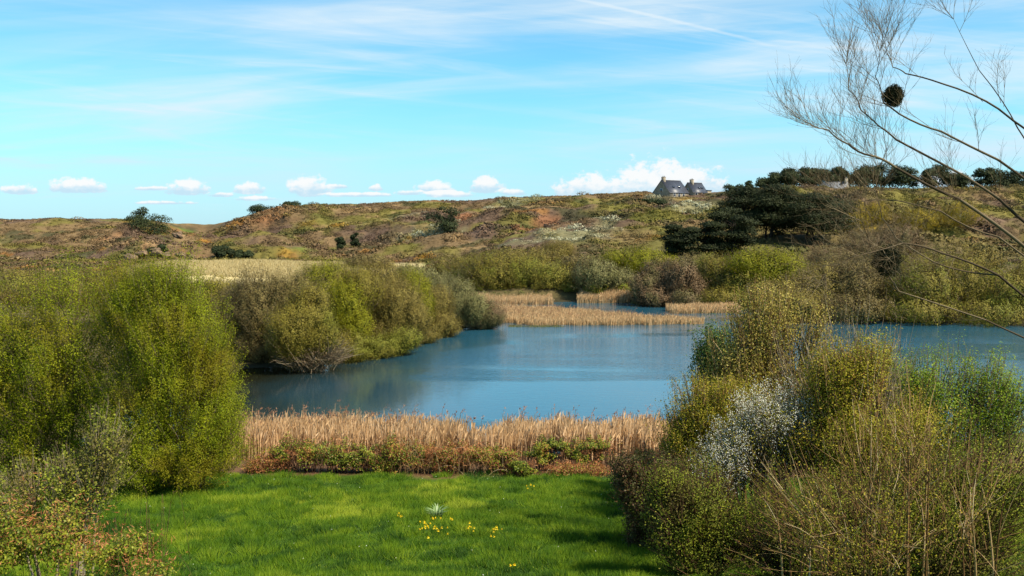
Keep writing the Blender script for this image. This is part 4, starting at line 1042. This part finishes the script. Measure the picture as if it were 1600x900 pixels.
# ------------------------------------------------------------------ near shrubs on the right
shrub('catkin_willow', 'tall loose willow with golden catkins in front of the far shore', 'willow', [(1195, 520, 66, 62), (1165, 565, 60, 56), (1225, 565, 60, 70), (1190, 480, 46, 36), (1140, 610, 60, 50), (1250, 620, 60, 60), (1268, 510, 30, 40)], 33,
      M['catkin'], M['twig_orange'], 1500, 24, (.075, .042), shoot=1.3, stems=22, up=1.1, inner=.25, gap=.22, twigr=.006, base=1200)
shrub('leafy_shrub', 'small blue green leaved shrub at the water left of the golden catkin willow', 'shrub', [(1112, 545, 30, 34), (1130, 580, 36, 40), (1105, 590, 24, 30)], 36,
      M['fresh_blue'], M['twig_grey'], 420, 34, (.10, .05), shoot=.9, stems=9, up=1.2, inner=.3, gap=.1)
shrub('budding_shrub', 'olive budding shrub beside the pond reeds, left side of the right hand thicket', 'shrub', [(1095, 655, 60, 56), (1065, 690, 40, 44), (1140, 640, 56, 50), (1130, 700, 60, 50)], 31,
      M['bud_olive'], M['twig_orange'], 1500, 34, (.06, .032), shoot=.8, stems=16, up=.9, inner=.35, gap=.05)
sel = lambda p: vnoise(p[:, 0] * 1.1 + 9, p[:, 2] * 1.1 + p[:, 1], 61) > .44
shrub('blackthorn', 'blackthorn covered in white blossom in the middle of the right hand thicket', 'blackthorn', [(1200, 640, 52, 36), (1160, 690, 46, 40), (1235, 680, 44, 50), (1120, 715, 40, 30), (1255, 630, 30, 24)], 25.5,
      M['bud_olive'], M['twig_grey'], 1000, 14, (.045, .025), shoot=1.0, stems=16, up=.9, inner=.25, gap=.25, extra=(M['blossom'], 24000, .028, sel, 'blossom'), twigr=.005)
shrub('leafy_shrub', 'tall olive green shrub at the right of the white blossom', 'shrub', [(1330, 640, 76, 80), (1290, 720, 60, 70), (1380, 700, 80, 90), (1360, 590, 50, 50), (1300, 590, 40, 40)], 25,
      M['bud_olive'], M['twig_orange'], 2300, 34, (.055, .030), shoot=.95, stems=22, up=1.0, inner=.25, gap=.30)
shrub('leafy_shrub', 'green leafy shrub behind the tall olive one, against the pond', 'shrub', [(1370, 600, 50, 60), (1310, 640, 60, 60), (1430, 620, 60, 70), (1480, 640, 60, 80), (1550, 630, 70, 80)], 29,
      M['fresh'], M['twig_grey'], 2200, 30, (.06, .032), shoot=.9, stems=18, up=1.1, inner=.3, gap=.15, spread=.2)
shrub('leafy_shrub', 'fresh green shrub low at the front of the right hand thicket', 'shrub', [(1095, 775, 60, 50), (1060, 820, 60, 50), (1150, 820, 70, 56), (1110, 870, 80, 46), (1040, 760, 36, 34)], 23.5,
      M['fresh_mix'], M['twig_dark'], 2100, 22, (.045, .026), shoot=.7, stems=14, up=.7, inner=.3, gap=.32)
shrub('leafy_shrub', 'dull green shrub filling the lower right corner', 'shrub', [(1260, 800, 90, 60), (1350, 820, 90, 70), (1440, 780, 90, 90), (1540, 760, 90, 100), (1300, 880, 120, 50), (1500, 870, 120, 60), (1200, 870, 70, 50)], 22,
      M['fresh_mix'], M['twig_dark'], 3600, 24, (.045, .026), shoot=.8, stems=22, up=.8, inner=.4, gap=.25, spread=.25)
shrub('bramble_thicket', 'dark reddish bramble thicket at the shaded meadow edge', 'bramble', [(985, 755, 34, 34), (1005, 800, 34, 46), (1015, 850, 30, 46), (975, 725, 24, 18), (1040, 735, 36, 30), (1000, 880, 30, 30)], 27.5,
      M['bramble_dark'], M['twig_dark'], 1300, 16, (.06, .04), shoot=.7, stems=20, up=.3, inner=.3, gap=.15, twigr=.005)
bramble('small green topped bramble beside the near reeds, right end of the bank', [(1010, 722, 34, 16), (1045, 712, 30, 14)], 38, M['bramble'], 100, 5000, .2, .07, group=None)
# bare arching twigs close by
shrub('bare_shrub', 'bare orange brown shrub with arching twigs in the lower right foreground', 'shrub', [(1260, 790, 110, 80), (1350, 740, 90, 110), (1400, 820, 110, 90), (1310, 850, 130, 60), (1440, 700, 80, 120), (1540, 800, 90, 110)], 16.5,
      M['bud_olive'], M['twig_orange'], 620, 16, (.034, .02), shoot=.95, stems=30, up=.35, inner=.12, gap=.2, twigr=.0036, base=1420, lo_cut=-.6, spread=.33)
shrub('bare_shrub', 'bare pale twigged sapling poking out above the white blossom', 'shrub', [(1270, 580, 70, 80), (1340, 560, 60, 80), (1385, 600, 50, 90)], 27,
      M['bud_olive'], M['bark_pale'], 420, 8, (.035, .02), shoot=1.5, stems=18, up=1.2, inner=.15, twigr=.005, base=1340)

# ------------------------------------------------------------------ left foreground
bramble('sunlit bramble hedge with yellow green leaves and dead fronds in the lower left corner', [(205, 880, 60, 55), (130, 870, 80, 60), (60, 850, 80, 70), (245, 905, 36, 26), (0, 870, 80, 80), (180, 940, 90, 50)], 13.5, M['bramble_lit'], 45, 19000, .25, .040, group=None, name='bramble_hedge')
shrub('ivy_shrub', 'pale leaved ivy shrub close by at the left margin', 'shrub', [(166, 705, 36, 58), (120, 755, 60, 50), (40, 775, 80, 60)], 17,
      M['fresh_mix'], M['bark_pale'], 900, 16, (.045, .035), shoot=.5, stems=14, up=.6, inner=.4, gap=.2, twigr=.004)


# ------------------------------------------------------------------ bare tree at the right
def bare_tree():
    D = 26.0; q = P(1680, 700, D); gz = Hs(q[0], D)
    root = thing('bare_tree', (q[0], D, gz - .2), 'tall leafless tree at the right with fine twigs against the sky', 'tree'); O = np.array([q[0], D, gz - .2])
    A = lambda px, py, dz=0: P(px, py, D + dz)
    tk = Soup(); tr = [A(1690, 760), A(1680, 560, .2), A(1684, 400, .1), A(1672, 270, -.1), A(1660, 150, 0), A(1652, 40, .2), A(1645, -60, .2)]
    rad = [.23, .19, .165, .14, .10, .06, .03]
    tr[0] = O.copy()
    for i in range(len(tr) - 1): tubes(tk, tr[i][None], ((tr[i] + tr[i + 1]) / 2)[None] + R.normal(size=(1, 3)) * .05, tr[i + 1][None], rad[i], rad[i + 1], 6, 10)
    tk.build('trunk', M['bark'], root, origin=O, smooth=True)
    limbs = [
        ([(1672, 470), (1600, 385), (1500, 312), (1400, 262), (1360, 243), (1325, 225), (1295, 203), (1268, 196)], .085, -1.2),
        ([(1672, 400), (1560, 310), (1470, 255), (1400, 218), (1372, 196), (1345, 172), (1326, 140), (1322, 100)], .070, .8),
        ([(1670, 330), (1560, 250), (1470, 205), (1405, 178), (1380, 160), (1368, 120), (1375, 80)], .06, -.6),
        ([(1668, 240), (1560, 170), (1470, 130), (1415, 115), (1395, 105), (1385, 80), (1382, 60)], .05, .9),
        ([(1674, 520), (1560, 430), (1470, 395), (1410, 380), (1370, 392), (1330, 402), (1290, 428)], .060, -1.0),
        ([(1560, 430), (1460, 410), (1400, 372), (1378, 340), (1368, 300), (1372, 262)], .040, .5),
        ([(1674, 560), (1540, 500), (1404, 455), (1380, 420), (1360, 385), (1345, 345)], .045, -.4),
        ([(1672, 450), (1560, 370), (1470, 330), (1410, 315), (1372, 312), (1335, 318), (1305, 306)], .045, .4),
        ([(1672, 300), (1590, 200), (1530, 110), (1490, 30)], .04, .5)]
    n0 = 0
    P0, P1, P2, r0, r1 = [], [], [], [], []
    def add(a, b, c, ra, rb): P0.append(a); P1.append(b); P2.append(c); r0.append(ra); r1.append(rb)
    sprouts = []
    for pts, r0_, dz in limbs:
        w = [A(x, y, dz * i / (len(pts) - 1) * 1.6) for i, (x, y) in enumerate(pts)]; m = len(w) - 1
        lb = Soup()
        for i in range(m):
            r = r0_ * .62; ra = r * (1 - i / m * .85); rb = r * (1 - (i + 1) / m * .85)
            mid = (w[i] + w[i + 1]) / 2 + R.normal(size=3) * .07 * min(1.5, np.linalg.norm(w[i + 1] - w[i]))
            tubes(lb, w[i][None], mid[None], w[i + 1][None], ra, rb, 4, 6)
            if i > 0:
                for k in range(int(np.linalg.norm(w[i + 1] - w[i]) / (.18 if pts[i][0] < 1415 else .9))): sprouts.append((w[i] + (w[i + 1] - w[i]) * R.random(), unit(w[i + 1] - w[i]), ra, i / m))
        for k in range(4): sprouts.append((w[-1], unit(w[-1] - w[-2]), r0_ * .15, 1))
        lb.build('limb', M['bark'], root, origin=O, smooth=True)
    tw = Soup(); gen = sprouts
    lens = [1.0, .6, .34]; rads = [.008, .0042, .0026]; cnt = [1, 7, 5]
    for g in range(3):
        nxt = []; a0, m0, e0 = [], [], []
        for (p, t, r, f) in gen:
            for k in range(cnt[g]):
                d = unit(t * .75 + rdir(1)[0] * .75 + np.array([-.05, 0, .38 if p[2] > 12.5 else -.05])); L = lens[g] * (.45 + .8 * R.random())
                s = p
                m_ = s + d * L * .5 + rdir(1)[0] * L * .08; e = s + d * L + np.array([0, 0, .12 * L])
                a0.append(s); m0.append(m_); e0.append(e)
                for q in range(1 if g == 0 else 1):
                    for tt in ((.3, .55, .8, 1.0) if g == 0 else (.5, 1.0)) if g < 2 else ():
                        nxt.append(((1 - tt) ** 2 * s + 2 * tt * (1 - tt) * m_ + tt * tt * e, unit(e - m_), r, 1))
        tubes(tw, np.array(a0), np.array(m0), np.array(e0), rads[g], rads[g] * .55, 3, 3)
        if g == 0: gen = [nxt[i] for i in range(len(nxt))]; cnt[1] = 2
        elif g == 1: gen = nxt; cnt[2] = 2
    tw.build('twigs', M['twig_grey'], root, origin=O)
    return root


bare_tree()


def mistletoe(label, px, py, rpx, D):
    c = P(px, py, D); r = rpx * D / F; root = thing('mistletoe', c, label, 'mistletoe', 'mistletoe balls in the bare tree')
    n = 420; d = rdir(n); e = d * (r * (.7 + .6 * R.random(n) ** 2))[:, None]; s = Soup(); tubes(s, np.zeros((n, 3)), e * .5 + rdir(n) * r * .12, e, .005, .003, 3, 3); s.build('stems', M['mistle'], root)
    k = 7500; d = rdir(k); p = d * (r * (.3 + .7 * R.random(k) ** .5) * (.55 + .9 * fbm(d[:, 0] * 2.2 + 5, d[:, 2] * 2.2 + d[:, 1] * 2, 8, 3)))[:, None]; s = Soup(); leaves(s, p, rdir(k), d + rdir(k), .055, .016); s.build('foliage', M['mistle'], root)


mistletoe('dark mistletoe ball high in the bare tree against the sky', 1396, 150, 15, 26.6)
mistletoe('dark mistletoe ball lower in the bare tree before the far willows', 1386, 408, 22, 25.4)
